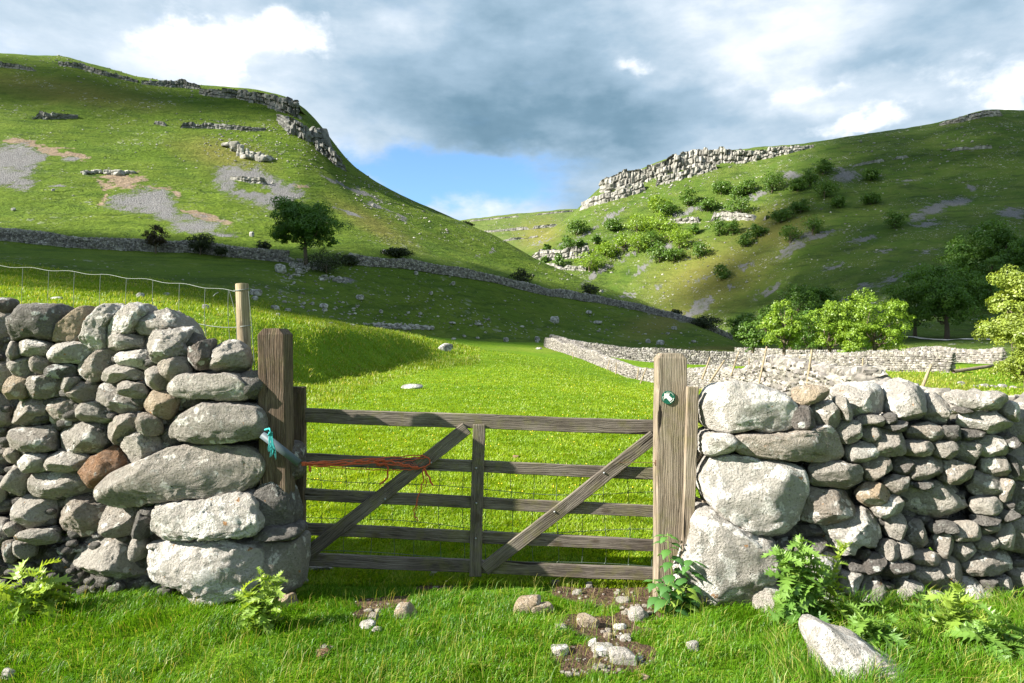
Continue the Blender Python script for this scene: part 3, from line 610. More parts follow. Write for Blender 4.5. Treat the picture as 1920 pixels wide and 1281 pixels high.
Bq(115,300,250,200,0); Bq(372,340,310,225,-22); Bq(640,352,230,185,0); Bq(160,425,230,100,0); Bq(575,575,430,290,0,'g',rough=.09,boxy=.75); Bq(75,505,120,110); Bq(-10,520,80,120)
Bq(772,500,85,145); Bq(815,355,100,150,0,'d'); Bq(845,280,80,60,0,'d'); Bq(945,238,110,42,0,'w'); Bq(902,483,95,42,0,'w',label='small white chip wedged above the base stone'); Bq(15,380,80,90)
Bq(1240,330,880,260,0,'w',end=.46,boxy=.58,rough=.09,poly=[(262,1000),(268,966),(300,952),(360,950),(430,943),(450,940),(470,955),(484,985),(482,1010),(440,1018),(330,1020),(285,1022)],label='white streaked ledge stone with cracks')
Bq(1600,220,260,330,0,'d',end=.30,off=.16,poly=[(462,950),(480,915),(502,898),(520,905),(534,940),(542,975),(538,1002),(500,1015),(470,1005)],label='dark end stone with a white lichen streak')
Bq(1620,420,260,100,0,'d',end=.32,off=.1)
Bq(1250,660,880,400,0,'w',end=.5,boxy=.6,rough=.085,poly=[(250,1050),(258,1035),(300,1030),(360,1028),(420,1030),(466,1040),(482,1070),(478,1110),(440,1135),(400,1150),(345,1142),(330,1110),(290,1105),(262,1095)],label='massive white base stone at the wall end')
LW.add(508,1060,85,120,0,'g',end=.34,off=.17)
LW.add(527,1145,34,30,20,'o',off=.1)
for a in range(-3, 0):      # a little more of the wall beyond the frame
    for b in range(6): LW.add(a*82+20+random.uniform(-8,8), 620+b*80+random.uniform(-8,8), random.uniform(70,95), random.uniform(60,85), random.uniform(-12,12))
Lroot = empty('dry_stone_wall', (-2.2,4.05,0)); Lroot['kind']='thing'; tag(Lroot, 'dry stone wall left of the gate with tilted cope stones and massive end blocks', 'stone wall', 'dry stone walls beside the gate')
restL = LW.make(Lroot, 100)
RW = Wall(lambda x, z: 3.78+(.10*max(0, x-1500)/420)+lz(z), .5)
C5 = lambda cx, cy, w_, h_, rot=0, mat='g', **k: RW.add(1280+cx/3, 680+cy/3, w_/3, h_/3, rot, mat, **k)
C5(440,280,560,290,0,'w',end=.46,boxy=.72,rough=.07,poly=[(1337,790),(1338,755),(1350,735),(1370,724),(1400,721),(1440,724),(1475,735),(1500,752),(1518,775),(1512,800),(1490,808),(1440,812),(1400,815),(1360,818),(1345,808)],label='big pale boulder capping the wall end',part='cope_stone')
C5(250,485,175,135,0,'w',end=.4,off=.02)
C5(640,480,680,190,0,'g',end=.46,boxy=.55,rough=.07,poly=[(1378,822),(1420,820),(1500,815),(1570,805),(1578,815),(1592,835),(1606,858),(1600,868),(1560,872),(1480,866),(1410,862),(1390,845)],label='long thin slab under the pale boulder')
C5(460,750,680,430,0,'w',end=.5,boxy=.74,rough=.07,poly=[(1326,915),(1335,890),(1360,870),(1400,866),(1450,870),(1500,878),(1538,890),(1540,925),(1530,970),(1515,1000),(1480,1016),(1430,1018),(1400,1010),(1370,990),(1345,955)],label='huge speckled boulder in the wall end')
C5(765,195,185,112,0,'o',off=.05,label='orange tinted cope stone'); C5(850,305,215,150,-32,'g'); C5(725,320,140,130,0,'d'); C5(960,270,80,150,20); C5(1090,230,292,195,0,'w',part='cope_stone',label='rounded white cope stone'); C5(985,400,150,135); C5(1110,332,165,85,0,'g'); C5(1098,400,105,115); C5(1215,325,72,75); C5(1255,372,145,70)
C5(1350,240,240,225,-20,'w',part='cope_stone'); C5(1540,290,175,175,-20,'g'); C5(1226,460,195,155); C5(1412,402,215,112); C5(1560,407,112,105); C5(1385,495,165,100); C5(1530,503,132,112); C5(1060,520,175,125,0,'w'); C5(1720,232,300,118,0,'w',part='cope_stone'); C5(1790,345,300,135,-6,'w'); C5(1640,272,130,50,0,'w'); C5(1690,416,155,72); C5(1900,290,110,120,0,'w')
C5(1800,485,170,125,0,'w'); C5(1672,525,175,130,-20); C5(1895,455,100,75); C5(1830,600,145,112); C5(1912,600,60,120); C5(938,665,302,165,0,'g',boxy=.7); C5(1150,620,175,155); C5(1430,615,235,152,0,'g',boxy=.75); C5(1300,605,120,110,0,'d'); C5(1615,642,192,162); C5(1265,706,182,112); C5(1410,715,132,52); C5(890,850,302,222,0,'g',boxy=.65); C5(1130,765,195,132,-6,'o'); C5(1480,803,425,225,0,'g',rough=.08,label='broad rough faced stone in mid wall'); C5(1755,705,192,135); C5(1880,750,95,145); C5(1775,830,168,112); C5(1215,837,195,105,18); C5(1885,820,75,60); C5(1890,885,110,72); C5(1780,915,145,80)
C6 = lambda cx, cy, w_, h_, rot=0, mat='g', **k: RW.add(1280+cx/3, 960+cy/3, w_/3, h_/3, rot, mat, **k)
C6(1025,165,350,240,12,'w',rough=.11,label='pale rippled stone'); C6(1265,105,132,155); C6(1390,160,172,172); C6(1550,105,105,62); C6(1475,122,62,62); C6(1530,212,112,155); C6(1660,140,182,112); C6(1787,100,132,122); C6(1880,165,120,165,0,'w'); C6(1770,205,132,92); C6(1650,257,132,125); C6(1300,245,102,120); C6(1205,235,125,112); C6(1430,290,182,82); C6(1800,322,275,185,0,'g',boxy=.7); C6(1130,320,112,132,0,'d'); C6(1270,352,162,102,0,'d'); C6(1430,390,222,132); C6(1562,385,172,212,10); C6(1690,500,222,172,-8,'w'); C6(1885,470,132,142,0,'w'); C6(1790,440,92,100); C6(1150,530,292,232,0,'m',boxy=.75,label='stone furred with brown moss'); C6(1010,450,155,155,0,'w'); C6(1350,490,162,152,-10,'w'); C6(850,390,222,235,0,'w',label='white faced stone behind the thistle'); C6(1490,542,132,122); C6(1360,592,152,102,0,'w'); C6(900,572,202,192,0,'d'); C6(1850,600,232,122,0,'w'); C6(1690,632,162,82,0,'w'); C6(540,570,170,215,0,'w',off=.02)
C6(300,370,560,620,0,'w',end=.5,off=.02,boxy=.70,rough=.10,poly=[(1282,1132),(1292,1070),(1306,1010),(1318,972),(1345,965),(1385,982),(1430,1008),(1472,1025),(1480,1060),(1476,1100),(1452,1122),(1434,1162),(1400,1178),(1330,1178),(1292,1165)],label='massive angular pale base stone flaring towards the gate post')
C6(690,235,105,120,0,'d',off=.08); C6(800,222,125,95,0,'d',off=.08); C6(760,140,190,95,0,'d',off=.1); C6(615,225,100,90,0,'d',off=.1); C6(610,330,90,150,0,'d',off=.08); C6(700,470,105,150,0,'g',off=.06); C6(1010,340,125,85,0,'d',off=.05); C6(1065,250,80,90,0,'d',off=.05); C6(690,610,120,90,0,'d',off=.08)
for a in range(0, 4):
    for b in range(6): RW.add(1965+a*82+random.uniform(-8,8), 800+b*74+random.uniform(-8,8), random.uniform(70,95), random.uniform(60,85), random.uniform(-12,12))
Rroot = empty('dry_stone_wall', (2.4,4.05,0)); Rroot['kind']='thing'; tag(Rroot, 'dry stone wall right of the gate with a huge pale boulder at its end', 'stone wall', 'dry stone walls beside the gate')
restR = RW.make(Rroot, 500)
# small filling stones, hearting and the unseen rear face of each wall
def fill(wall, rest, root, top, x0, x1, ybot, seed):
    rs = np.random.default_rng(seed); rl = np.array(root.location)
    for k in range(900):       # pinnings just behind the face stones
        x = rs.uniform(x0, x1); yt = np.interp(x, [a for a, b in top], [b for a, b in top])+26; y = rs.uniform(yt, ybot)
        z = EYE-(y-CY)/F*3.9; Y = wall.depth(x, z)+rs.uniform(.27,.34); c = P(x, y, Y); sz = rs.uniform(.07,.15)
        V, Fc = free_stone(rs, (sz*1.3, sz*1.2, sz), 2, cuts=4); rest.add(V+np.array(c)-rl, Fc)
    for k in range(520):       # small wedges between the face stones
        x = rs.uniform(x0, x1); yt = np.interp(x, [a for a, b in top], [b for a, b in top])+34; y = rs.uniform(yt, ybot)
        if any(q_['poly'] is not None and min(a for a, b in q_['poly'])-8 < x < max(a for a, b in q_['poly'])+70 and min(b for a, b in q_['poly'])-6 < y < max(b for a, b in q_['poly'])+6 for q_ in wall.S): continue
        z = EYE-(y-CY)/F*3.9; Y = wall.depth(x, z)+rs.uniform(.15,.21); c = P(x, y, Y); sz = rs.uniform(.035,.075)
        V, Fc = free_stone(rs, (sz*1.5, sz*1.2, sz*.8), 2, cuts=5); rest.add(V+np.array(c)-rl, Fc)
    for k in range(520):
        x = rs.uniform(x0, x1); yt = np.interp(x, [a for a, b in top], [b for a, b in top])+40; y = rs.uniform(yt, ybot)
        z = EYE-(y-CY)/F*4.3; Y = wall.depth(x, z)+.44+rs.uniform(-.03,.03); X = (x-CX)/F*wall.depth(x, z); sz = rs.uniform(.12,.26)
        V, Fc = free_stone(rs, (sz*1.3, sz*.9, sz*.8), 2, cuts=5); rest.add(V+np.array((X, Y, EYE-(y-CY)/F*wall.depth(x,z)))-rl, Fc)
    o = rest.build('filling_stones', M_std, root); tag(o, kind='stuff')
fill(LW, restL, Lroot, [(-240,600),(0,600),(240,600),(290,600),(400,680),(452,715)], -230, 448, 1110, 900)
fill(RW, restR, Rroot, [(1370,760),(1480,775),(1560,765),(1900,760),(2250,760)], 1380, 2240, 1160, 901)
# loose blocks on the turf
def boulder(name, label, cat, px, py, w_, h_, depth, mat, seed, Y=None, sub=4, sink=.25, rot=0, cuts=7, boxy=.75, rough=.07, group=None, gap=0, keep=(.6,.92)):
    g = hit(px, py) if Y is None else P(px, py, Y); sc = g.y/F; rs = np.random.default_rng(seed); W, Hh = w_*sc, h_*sc
    V, Fc = free_stone(rs, (W, depth if depth else W*.8, Hh*(1+sink)), sub, boxy, cuts, rough, keep)
    if rot: c, s_ = math.cos(R(rot)), math.sin(R(rot)); V = np.stack([V[:,0]*c-V[:,2]*s_, V[:,1], V[:,0]*s_+V[:,2]*c], 1)
    zb = V[:,2].min(); gz = H1(g.x, g.y)
    o = npmesh(name, V-np.array([0,0,zb]), [Fc], mat, None, (g.x, g.y, gz-Hh*sink), True); tag(o, label, cat, group); return o
# the tilted slab at the bottom right
pts = [(1524,1180),(1546,1172),(1566,1196),(1606,1200),(1656,1228),(1694,1262),(1712,1300),(1690,1360),(1600,1372),(1536,1350),(1530,1280),(1540,1232),(1522,1204)]
TW = Wall(lambda x, z: 3.02, .3); TW.add(1600,1250,150,140,0,'w',end=.30,poly=pts,boxy=.62,cuts=4,rough=.05); TW.nb = [[]]
q = TW.S[0]; q['cy'] += 0; Rr = TW.outline(0); D, Fc = ICO[5]; rs = np.random.default_rng(77); th = np.arctan2(D[:,2], D[:,0]) % (2*math.pi); u = th/(2*math.pi)*ND; k0 = u.astype(int) % ND; f_ = u-np.floor(u)
Rt = (Rr[k0]*(1-f_)+Rr[(k0+1)%ND]*f_)*3.02/F; cp = np.hypot(D[:,0], D[:,2]); rad = Rt*cp**.62; Vs = np.stack([rad*D[:,0]/np.maximum(cp,1e-6), np.sign(D[:,1])*np.abs(D[:,1])**.7*.15, rad*D[:,2]/np.maximum(cp,1e-6)], 1)
Vs = carve(Vs, rs, 6, (.85,.97), .06, face=True)*1.16; Vs[:,1] += Vs[:,2]*.30
c = P(q['cx'], q['cy'], 3.02); tag(npmesh('fallen_stone', Vs, [Fc], M_stw, None, (c.x+.075, 3.12, c.z-.07)), 'pointed grey slab of stone tilted on the grass below the right wall', 'stone')
# ================================================================ TIMBER
def wood_mat(name, a, b, dark, green=0.0, tone=1.0):
    """grain runs along the local X of each piece"""
    m, n = material(name); tc = n.new('ShaderNodeTexCoord'); oi = n.new('ShaderNodeObjectInfo')
    cb = n.new('ShaderNodeCombineXYZ'); n.put(cb.inputs[0], n.math('MULTIPLY', oi.outputs['Random'], 31)); n.put(cb.inputs[1], n.math('MULTIPLY', oi.outputs['Random'], 17)); n.put(cb.inputs[2], n.math('MULTIPLY', oi.outputs['Random'], 9))
    v0 = n.vadd(tc.outputs['Object'], cb.outputs[0])
    warp = n.new('ShaderNodeTexNoise'); n.put(warp.inputs['Vector'], n.vmul(v0, (1.3,4,4))); warp.inputs['Scale'].default_value = 2.2
    v = n.vadd(v0, n.vmul(warp.outputs['Color'], (0,.055,.055)))
    g1 = n.noise(n.vmul(v, (1.2,34,34)), 2.0, 5, .7, .3); g2 = n.noise(n.vmul(v, (3,120,120)), 2.0, 3, .7); g3 = n.noise(n.vmul(v, (1.5,4,4)), 2.0, 4, .6); blot = n.noise(v0, 9, 5, .65)
    wv = n.new('ShaderNodeTexWave', wave_type='BANDS', bands_direction='Z'); n.put(wv.inputs['Vector'], n.vmul(v, (.05,1,1))); wv.inputs['Scale'].default_value = 26; wv.inputs['Distortion'].default_value = 6; wv.inputs['Detail'].default_value = 2; wv.inputs['Detail Scale'].default_value = .6
    kn = n.vor(n.vmul(v0, (4,9,9)), 1.0); knot = n.step(kn.outputs['Distance'], .20, .08)
    col = n.mix(n.step(g3, .3, .7), a, b); col = n.mix(n.math('MULTIPLY', n.step(g1, .55, .34), .75), col, dark); col = n.mix(n.math('MULTIPLY', n.step(wv.outputs['Fac'], .35, .75), .35), col, dark)
    col = n.mix(n.math('MULTIPLY', n.step(g2, .5, .75), .4), col, n.mix(.5, b, (.5,.46,.4))); col = n.mix(n.math('MULTIPLY', knot, .75), col, (.06,.045,.03))
    if green: col = n.mix(n.math('MULTIPLY', n.step(blot, .48, .66), green), col, (.16,.16,.035))
    crack = n.step(n.noise(n.vmul(v, (.8,22,22)), 1.6, 2, .5), .66, .72); col = n.mix(crack, col, (.02,.016,.012))
    h = n.math('SUBTRACT', n.math('ADD', n.math('MULTIPLY', g1, 1.0), n.math('ADD', n.math('MULTIPLY', g2, .5), n.math('MULTIPLY', wv.outputs['Fac'], .25))), n.math('MULTIPLY', crack, 1.4))
    n.out(n.bsdf(col, .85, n.bump(h, .8, .004), .2)); return m
W_gate = wood_mat('weathered gate timber', (.110,.090,.074), (.205,.178,.152), (.032,.026,.022), .28)
W_post = wood_mat('dark creosoted post', (.095,.064,.045), (.155,.110,.080), (.024,.017,.012), .12)
W_right = wood_mat('silvered post timber', (.225,.178,.130), (.30,.25,.198), (.07,.052,.038), .22)
W_stake = wood_mat('pale stake timber', (.27,.215,.14), (.36,.30,.21), (.12,.09,.055), .15)
def board(name, p0, p1, hgt, thick, mat, parent, label=None, bev=.004, seed=0, twist=0.0, wob=.0012):
    """a sawn board from p0 to p1 (centre line), height hgt in the plane of the gate, thickness thick"""
    p0, p1 = Vector(p0), Vector(p1); d = p1-p0; L = d.length; n_ = max(6, int(L/.06)); rs = np.random.default_rng(seed+1)
    prof = []; b = bev; hx, hy = thick/2, hgt/2
    for (sy, sz) in ((-1,-1),(1,-1),(1,1),(-1,1)):
        c_ = [(sy*hx, sz*(hy-b)), (sy*(hx-b), sz*hy)]
        if (sy, sz) in ((1,-1),(-1,1)): c_ = c_[::-1]
        if (sy, sz) == (-1,-1): c_ = [(-hx, -(hy-b)), (-(hx-b), -hy)]
        prof += c_
    prof = np.array([(-hx,-(hy-b)),(-(hx-b),-hy),(hx-b,-hy),(hx,-(hy-b)),(hx,hy-b),(hx-b,hy),(-(hx-b),hy),(-hx,hy-b)])
    rows = []
    xs = np.concatenate([[0], np.linspace(b, L-b, n_), [L]])
    ph = rs.uniform(0, 6, 4)
    for i, x in enumerate(xs):
        s_ = .0 if i in (0, len(xs)-1) else 1; q = prof.copy()
        if not s_: q = q*(1-b/np.array([hx,hy]))
        q = q + np.stack([np.sin(x*7+ph[0]+prof[:,1]*20)*wob, np.sin(x*5+ph[1]+prof[:,0]*30)*wob*1.5+np.sin(x*17+ph[2])*wob*.6], 1)
        rows.append(np.column_stack([np.full(8, x-L/2), q]))
    V = np.concatenate(rows); m_ = len(rows); F4 = [(i*8+j, i*8+(j+1)%8, (i+1)*8+(j+1)%8, (i+1)*8+j) for i in range(m_-1) for j in range(8)]
    c0 = len(V); V = np.vstack([V, [(-L/2,0,0),(L/2,0,0)]]); F3 = [(c0,(j+1)%8,j) for j in range(8)]+[(c0+1,(m_-1)*8+j,(m_-1)*8+(j+1)%8) for j in range(8)]
    o = npmesh(name, V, [np.array(F4), np.array(F3)], mat, parent, None, False)
    X = d.normalized(); Yv = Vector((0,1,0)); Yv = (Yv-X*Yv.dot(X)).normalized() if abs(X.y) < .95 else Vector((1,0,0)); Z = X.cross(Yv).normalized()
    M = Matrix((X, Yv, Z)).transposed().to_4x4(); M.translation = (p0+p1)/2
    if parent: M = Matrix.Translation(-parent.location) @ M
    o.matrix_local = M
    if label: o['label'] = label
    return o
YG = 4.50
g = empty('field_gate', (P(560,1085,YG).x, YG, P(560,1085,YG).z)); tag(g, 'weathered five bar wooden field gate with wire netting, tied shut with orange twine', 'gate')
px = YG/F
def rail(y0, y1, h0, k, nm='rail', x0=548, x1=1262, **kw): return board(nm, P(x0, y0, YG), P(x1, y1, YG), h0*px, .028, W_gate, g, seed=k, **kw)
rail(778, 803, 27, 1, 'top_rail'); rail(860, 890, 22, 2); rail(925, 961, 22, 3); rail(990, 1024, 22, 4); rail(1047, 1078, 24, 5)
board('gate_stile', P(559,1086,YG-.006), P(559,725,YG-.006), 27*px, .06, W_post, g, seed=6)
board('centre_upright', P(891.5,1081,YG-.028), P(898,796,YG-.028), 23*px, .022, W_gate, g, seed=7)
board('brace', P(571,1043,YG-.0285), P(876,803,YG-.0285), 25*px, .024, W_gate, g, seed=8)
board('brace', P(908,1068,YG-.0295), P(1228,818,YG-.0295), 25*px, .024, W_gate, g, seed=9)
m, n = material('galvanised metal'); n.out(n.bsdf((.34,.35,.36), .45, None, .5, .6)); M_metal = m
m, n = material('green grey wire'); n.out(n.bsdf((.10,.13,.10), .5, None, .4, .3)); M_wire = m
m, n = material('bright wire'); n.out(n.bsdf((.15,.17,.165), .5, None, .4, .2)); M_bwire = m
for (x, y, yy) in [(808,868,-.045),(893,878,-.044),(1133,887,-.046),(893,944,-.044),(892,1010,-.044),(722,936,-.045),(1040,960,-.046)]:
    c = np.array(P(x, y, YG+yy)); bb = MB(); bb.tube([c+(0,.004,0), c-(0,.004,0)], [.0075,.006], 10); bb.build('bolt', M_metal, g, origin=None).location = -g.location
# wire netting on the far side of the gate
wb = MB(); rs = np.random.default_rng(3); yw = YG+.022
hz = [848,893,965,1028,1052]
vx = [604+44.2*i+rs.uniform(-3,3) for i in range(15)]
def hy(k, x): 
    t = (x-568)/(1232-568); return hz[k]+t*32+[0,7,9,5,3][k]*math.sin(t*math.pi*3+k)*.6+ (10*math.sin(t*3.1) if k in (1,2) else 4)
for k in range(5):
    pts = [P(x, hy(k, x), yw+.003*math.sin(x*.05)) for x in np.linspace(566, 1236, 60)]; wb.tube(pts, .0021, 5, False)
for x in vx:
    pts = [P(x+2.5*math.sin(y*.03+x), y+(x-568)*.045, yw+.002) for y in np.linspace(846, 1058, 24)]; wb.tube(pts, .0019, 5, False)
    for k in range(1,5): c = np.array(P(x, hy(k, x), yw)); wb.tube([c-(.005,0,.003), c+(.005,0,.003)], .0032, 6)
o = wb.build('wire_netting', M_wire, g); o.location = -g.location
# posts with chamfered heads
def square_post(name, label, xt, xb, ytop, zbot, w_, d_, Yp, mat, seed, cham=.03, lean=0):
    top = P(xt, ytop, Yp); bx = (xb-CX)/F*Yp; L = top.z-zbot; n_ = 26; rs = np.random.default_rng(seed); hx, hy_ = w_/2, d_/2; b = .006
    prof = np.array([(-hx,-(hy_-b)),(-(hx-b),-hy_),(0,-hy_-.001),(hx-b,-hy_),(hx,-(hy_-b)),(hx,0),(hx,hy_-b),(hx-b,hy_),(0,hy_),(-(hx-b),hy_),(-hx,hy_-b),(-hx,0)]); m_ = len(prof)
    zs = list(np.linspace(0, L-cham, n_))+[L-cham*.45, L]; rows = []
    for i, z in enumerate(zs):
        k = max(0, z-(L-cham))/cham; sx_ = 1-k*cham*.85/hx; sy_ = 1-k*.10
        j = np.sin(z*6+prof[:,0]*40+seed)*.0018+np.sin(z*19+seed+prof[:,1]*50)*.0008
        rows.append(np.column_stack([np.full(m_, z), prof[:,1]*sy_+j, -prof[:,0]*sx_+j]))
    V = np.concatenate(rows); V[:,0] -= L/2; F4 = [(i*m_+j, i*m_+(j+1)%m_, (i+1)*m_+(j+1)%m_, (i+1)*m_+j) for i in range(len(rows)-1) for j in range(m_)]
    c0 = len(V); V = np.vstack([V, [(L/2+.003,0,0)]]); F3 = [(c0, (len(rows)-1)*m_+j, (len(rows)-1)*m_+(j+1)%m_) for j in range(m_)]
    X = Vector((top.x-bx, 0, L)).normalized(); Yv = Vector((0,1,0)); Z = X.cross(Yv); M = Matrix((X,Yv,Z)).transposed().to_4x4(); M.translation = Vector(((top.x+bx)/2, Yp+d_/2, zbot+L/2))
    o = npmesh(name, V, [np.array(F4)[:, ::-1], np.array(F3)[:, ::-1]], mat, None, None, False); o.matrix_world = M; tag(o, label, 'gate post', 'gate posts'); return o
square_post('gate_post', 'thick dark brown gate post with chamfered head, beside the left wall', 507, 515, 616, -.25, 50*4.06/F, .17, 4.06, W_post, 3, .036)
rp = square_post('gate_post', 'thick pale cracked gate post carrying the round waymark disc', 1261, 1259, 663, -.25, 55*4.10/F, .13, 4.10, W_right, 5, .030)
# long drying crack of the pale post: a thin dark fissure, cut as a groove piece of wood
# waymark disc: green disc, pale broken ring, white arrow up left
m, n = material('waymark green'); n.out(n.bsdf((.008,.10,.065), .4, None, .4)); M_wg = m
m, n = material('waymark white'); n.out(n.bsdf((.80,.80,.77), .45, None, .4)); M_ww = m
wy = 4.10-.004; wc = P(1253,745.5,wy); wr = 12.6*wy/F; wm = empty('waymark_disc', wc); tag(wm, 'round green waymark disc with a white arrow, nailed to the pale gate post', 'sign')
b_ = MB(); b_.tube([(0,.0,0),(0,-.004,0)], [wr,wr*.985], 40); b_.build('disc', M_wg, wm, smoothf=False)
def flat(pts, y, th=.0015):
    pts = np.array(pts); n_ = len(pts); c = pts.mean(0); V = [(p[0],y,p[1]) for p in pts]+[(p[0],y-th,p[1]) for p in pts]
    return V, n_
ar = np.array([(-.60,.60),(.14,.52),(-.02,.30),(.52,-.30),(.14,-.62),(-.36,-.08),(-.54,-.28)])
# arrow head up-left with a broad shaft
ar = np.array([(-.62,.62),(.22,.60),(.03,.36),(.62,-.18),(.20,-.60),(-.36,-.02),(-.60,-.24)])*wr*1.0
V, k_ = flat(ar, -.0045); me = bpy.data.meshes.new('arrow'); me.from_pydata(V, [], [list(range(k_))[::-1], list(range(k_,2*k_))]+[(i,(i+1)%k_,k_+(i+1)%k_,k_+i) for i in range(k_)]); me.materials.append(M_ww); o = bpy.data.objects.new('arrow', me); COL.objects.link(o); o.parent = wm
b_ = MB()
for a0, a1 in ((20,110),(165,215),(-70,-5)):
    b_.tube([(math.cos(R(t))*wr*.80, -.0048, math.sin(R(t))*wr*.80) for t in np.linspace(a0, a1, 14)], .0010, 6)
b_.build('ring', M_ww, wm)
# latch staple on the pale post
b_ = MB(); c = np.array(P(1231,868,4.13)); b_.tube([c+(-.012,0,0), c+(.012,-.01,.0)], .006, 8); b_.tube([c+(-.004,-.004,-.018), c+(-.004,-.004,.018)], .0055, 8); b_.tube([c+(.0,-.004,.012), c+(.012,-.004,.016)], .004, 8)
b_.tube([P(1150,867,YG+.01), c+np.array((0,.01,0))], .0016, 5)
m, n = material('rusty iron'); n.out(n.bsdf((.07,.035,.02), .8, None, .3)); M_rust = m
tag(b_.build('gate_latch', M_rust, origin=tuple(c)), 'small rusty latch staple on the edge of the pale gate post', 'latch')
# narrow hurdle beyond the pale post: one batten over rails that run away from the viewer
hd = empty('slatted_hurdle', (P(1300,1095,4.5).x, 4.45, P(1300,1095,4.45).z)); tag(hd, 'narrow wooden hurdle seen end on between the pale post and the right wall', 'hurdle')
board('batten', P(1285,1112,4.02), P(1299,725,4.06), 21*4.04/F, .04, W_right, hd, seed=21)
for k, (y0, y1, h_, x1) in enumerate([(742,768,32,1323),(828,855,28,1316),(938,958,36,1319),(1015,1040,30,1309)]):
    board('rail', P(1276,y0,4.30), P(x1,y1,4.14), h_*4.3/F, .05, W_gate if k != 2 else W_right, hd, seed=30+k)
# round stake of the netting fence on the left
fn = empty('netting_fence', P(468,800,4.42)); tag(fn, 'sagging wire netting fence with a round pale stake behind the left wall', 'fence')
def roundpole(pb, pt, r0, r1, mat, parent=None, name='stake', seed=0, n_=18, segs=14):
    pb, pt = Vector(pb), Vector(pt); d = pt-pb; L = d.length; rs = np.random.default_rng(seed); th = np.arange(n_)/n_*2*math.pi; rows = []
    zs = list(np.linspace(0, L-.003, segs))+[L]; 
    for z in zs:
        t = z/L; r_ = (r0+(r1-r0)*t)*(1+.035*np.sin(th*3+seed+t*2)+.02*np.sin(th*7+seed+t*9)); r_ = r_*(.93 if z == L else 1)
        off = .12*r0*math.sin(t*5+seed); rows.append(np.column_stack([np.full(n_, z-L/2), np.cos(th)*r_+off, np.sin(th)*r_]))
    V = np.concatenate(rows); F4 = [(i*n_+j, (i+1)*n_+j, (i+1)*n_+(j+1)%n_, i*n_+(j+1)%n_) for i in range(len(rows)-1) for j in range(n_)]
    V = np.vstack([V, [(L/2,0,0)]]); F3 = [(len(V)-1, (len(rows)-1)*n_+(j+1)%n_, (len(rows)-1)*n_+j) for j in range(n_)]
    X = d.normalized(); Yv = Vector((0,1,0)); Yv = (Yv-X*Yv.dot(X)).normalized(); Z = X.cross(Yv); M = Matrix((X,Yv,Z)).transposed().to_4x4(); M.translation = (pb+pt)/2
    if parent: M = Matrix.Translation(-parent.location) @ M
    o = npmesh(name, V, [np.array(F4)[:, ::-1], np.array(F3)[:, ::-1]], mat, parent, None, True); o.matrix_local = M; return o
Yf_ = 4.42
roundpole(P(478,1080,Yf_), P(453,532,Yf_), .042, .041, W_stake, fn, seed=2)
wb = MB(); rs = np.random.default_rng(5)
def wy0(x): return 497+(x/440)*48-4*math.sin(x/440*3.1)+3.0*abs(math.sin(x*.0436+.6))**2
def dpt(x): return Yf_+.02+(440-x)/440*1.3
wb.tube([P(x, wy0(x), dpt(x)) for x in np.linspace(-260, 452, 140)], [.0018]*140, 6, False)
wb.tube([P(x, 574+(x/440)*40+2*math.sin(x*.05), dpt(x)) for x in np.linspace(-260, 452, 90)], .0022, 5, False)
wb.tube([P(x, 655+(x/440)*36+2*math.sin(x*.05), dpt(x)) for x in np.linspace(-260, 452, 90)], .0020, 5, False)
for x in [-150,-102,-55,-6,42,91,139,188,237,287,337,386,430]:
    wb.tube([P(x+2.5*math.sin(y*.03)*(1 if x > 380 else .6), y, dpt(x)) for y in np.linspace(wy0(x), 720, 22)], .0018, 5, False)
wb.tube([P(430+14*math.sin((y-545)/150*3.1), y, Yf_) for y in np.linspace(546, 690, 20)], .0022, 5, False)
for (y, dx) in ((541,-1),(609,2),(668,4),(715,5)):     # wire wrapped round the stake
    cx_ = 453+dx+(y-541)*.045; wb.tube([P(cx_+14*math.cos(t), y+4*math.sin(t*.5), Yf_+.045*math.sin(t)) for t in np.linspace(0, 2*math.pi, 20)], .0030, 6, False)
wb.tube([P(466,546,Yf_-.045), P(472,610,Yf_-.045), P(476,668,Yf_-.046), P(479,716,Yf_-.046)], .0022, 5, False)
wb.tube([P(410,548,Yf_), P(403,552,Yf_-.01), P(400,556,Yf_-.02)], .003, 5)
wb.build('netting', M_bwire, fn).location = -fn.location
# grey pipe, blue rope, orange baler twine
m, n = material('grey plastic pipe'); n.out(n.bsdf((.075,.10,.12), .55, None, .3)); M_pipe = m
m, n = material('teal rope'); tc = n.new('ShaderNodeTexCoord'); n.out(n.bsdf(n.mix(n.noise(tc.outputs['Object'], 90), (.01,.20,.22), (.05,.42,.42)), .8)); M_teal = m
m, n = material('orange baler twine'); tc = n.new('ShaderNodeTexCoord'); n.out(n.bsdf(n.mix(n.noise(tc.outputs['Object'], 120, 3), (.30,.050,.022), (.55,.13,.06)), .85)); M_twine = m
b_ = MB(); a, c = np.array(P(492,815,3.98)), np.array(P(561,869,3.98)); b_.tube([a, (a+c)/2, c], .0195, 18, False)
b_.tube([c, c+(a-c)*.25], .0150, 18, False); ring_n = 18
b_.build('x', M_pipe); pipe = bpy.context.scene.objects['x']; pipe.name = 'pipe_sleeve'; pipe.data.name = 'pipe_sleeve'; md = pipe.modifiers.new('s', 'SOLIDIFY'); md.thickness = .003
tag(pipe, 'short length of grey pipe threaded on the twine behind the left wall end', 'pipe')
b_ = MB(); rs = np.random.default_rng(8)
b_.tube([P(497,806,3.93), P(505,804,3.90), P(508,810,3.89), P(503,816,3.90)], .006, 8)
for k in range(16):
    x = rs.uniform(504,510); x1 = x+rs.uniform(-2,12); L = rs.uniform(28,52); b_.tube([P(x+(x1-x)*t+1.5*math.sin(t*6+k), 810+L*t, 3.90-.01*t) for t in np.linspace(0,1,9)], rs.uniform(.0012,.0024), 5)
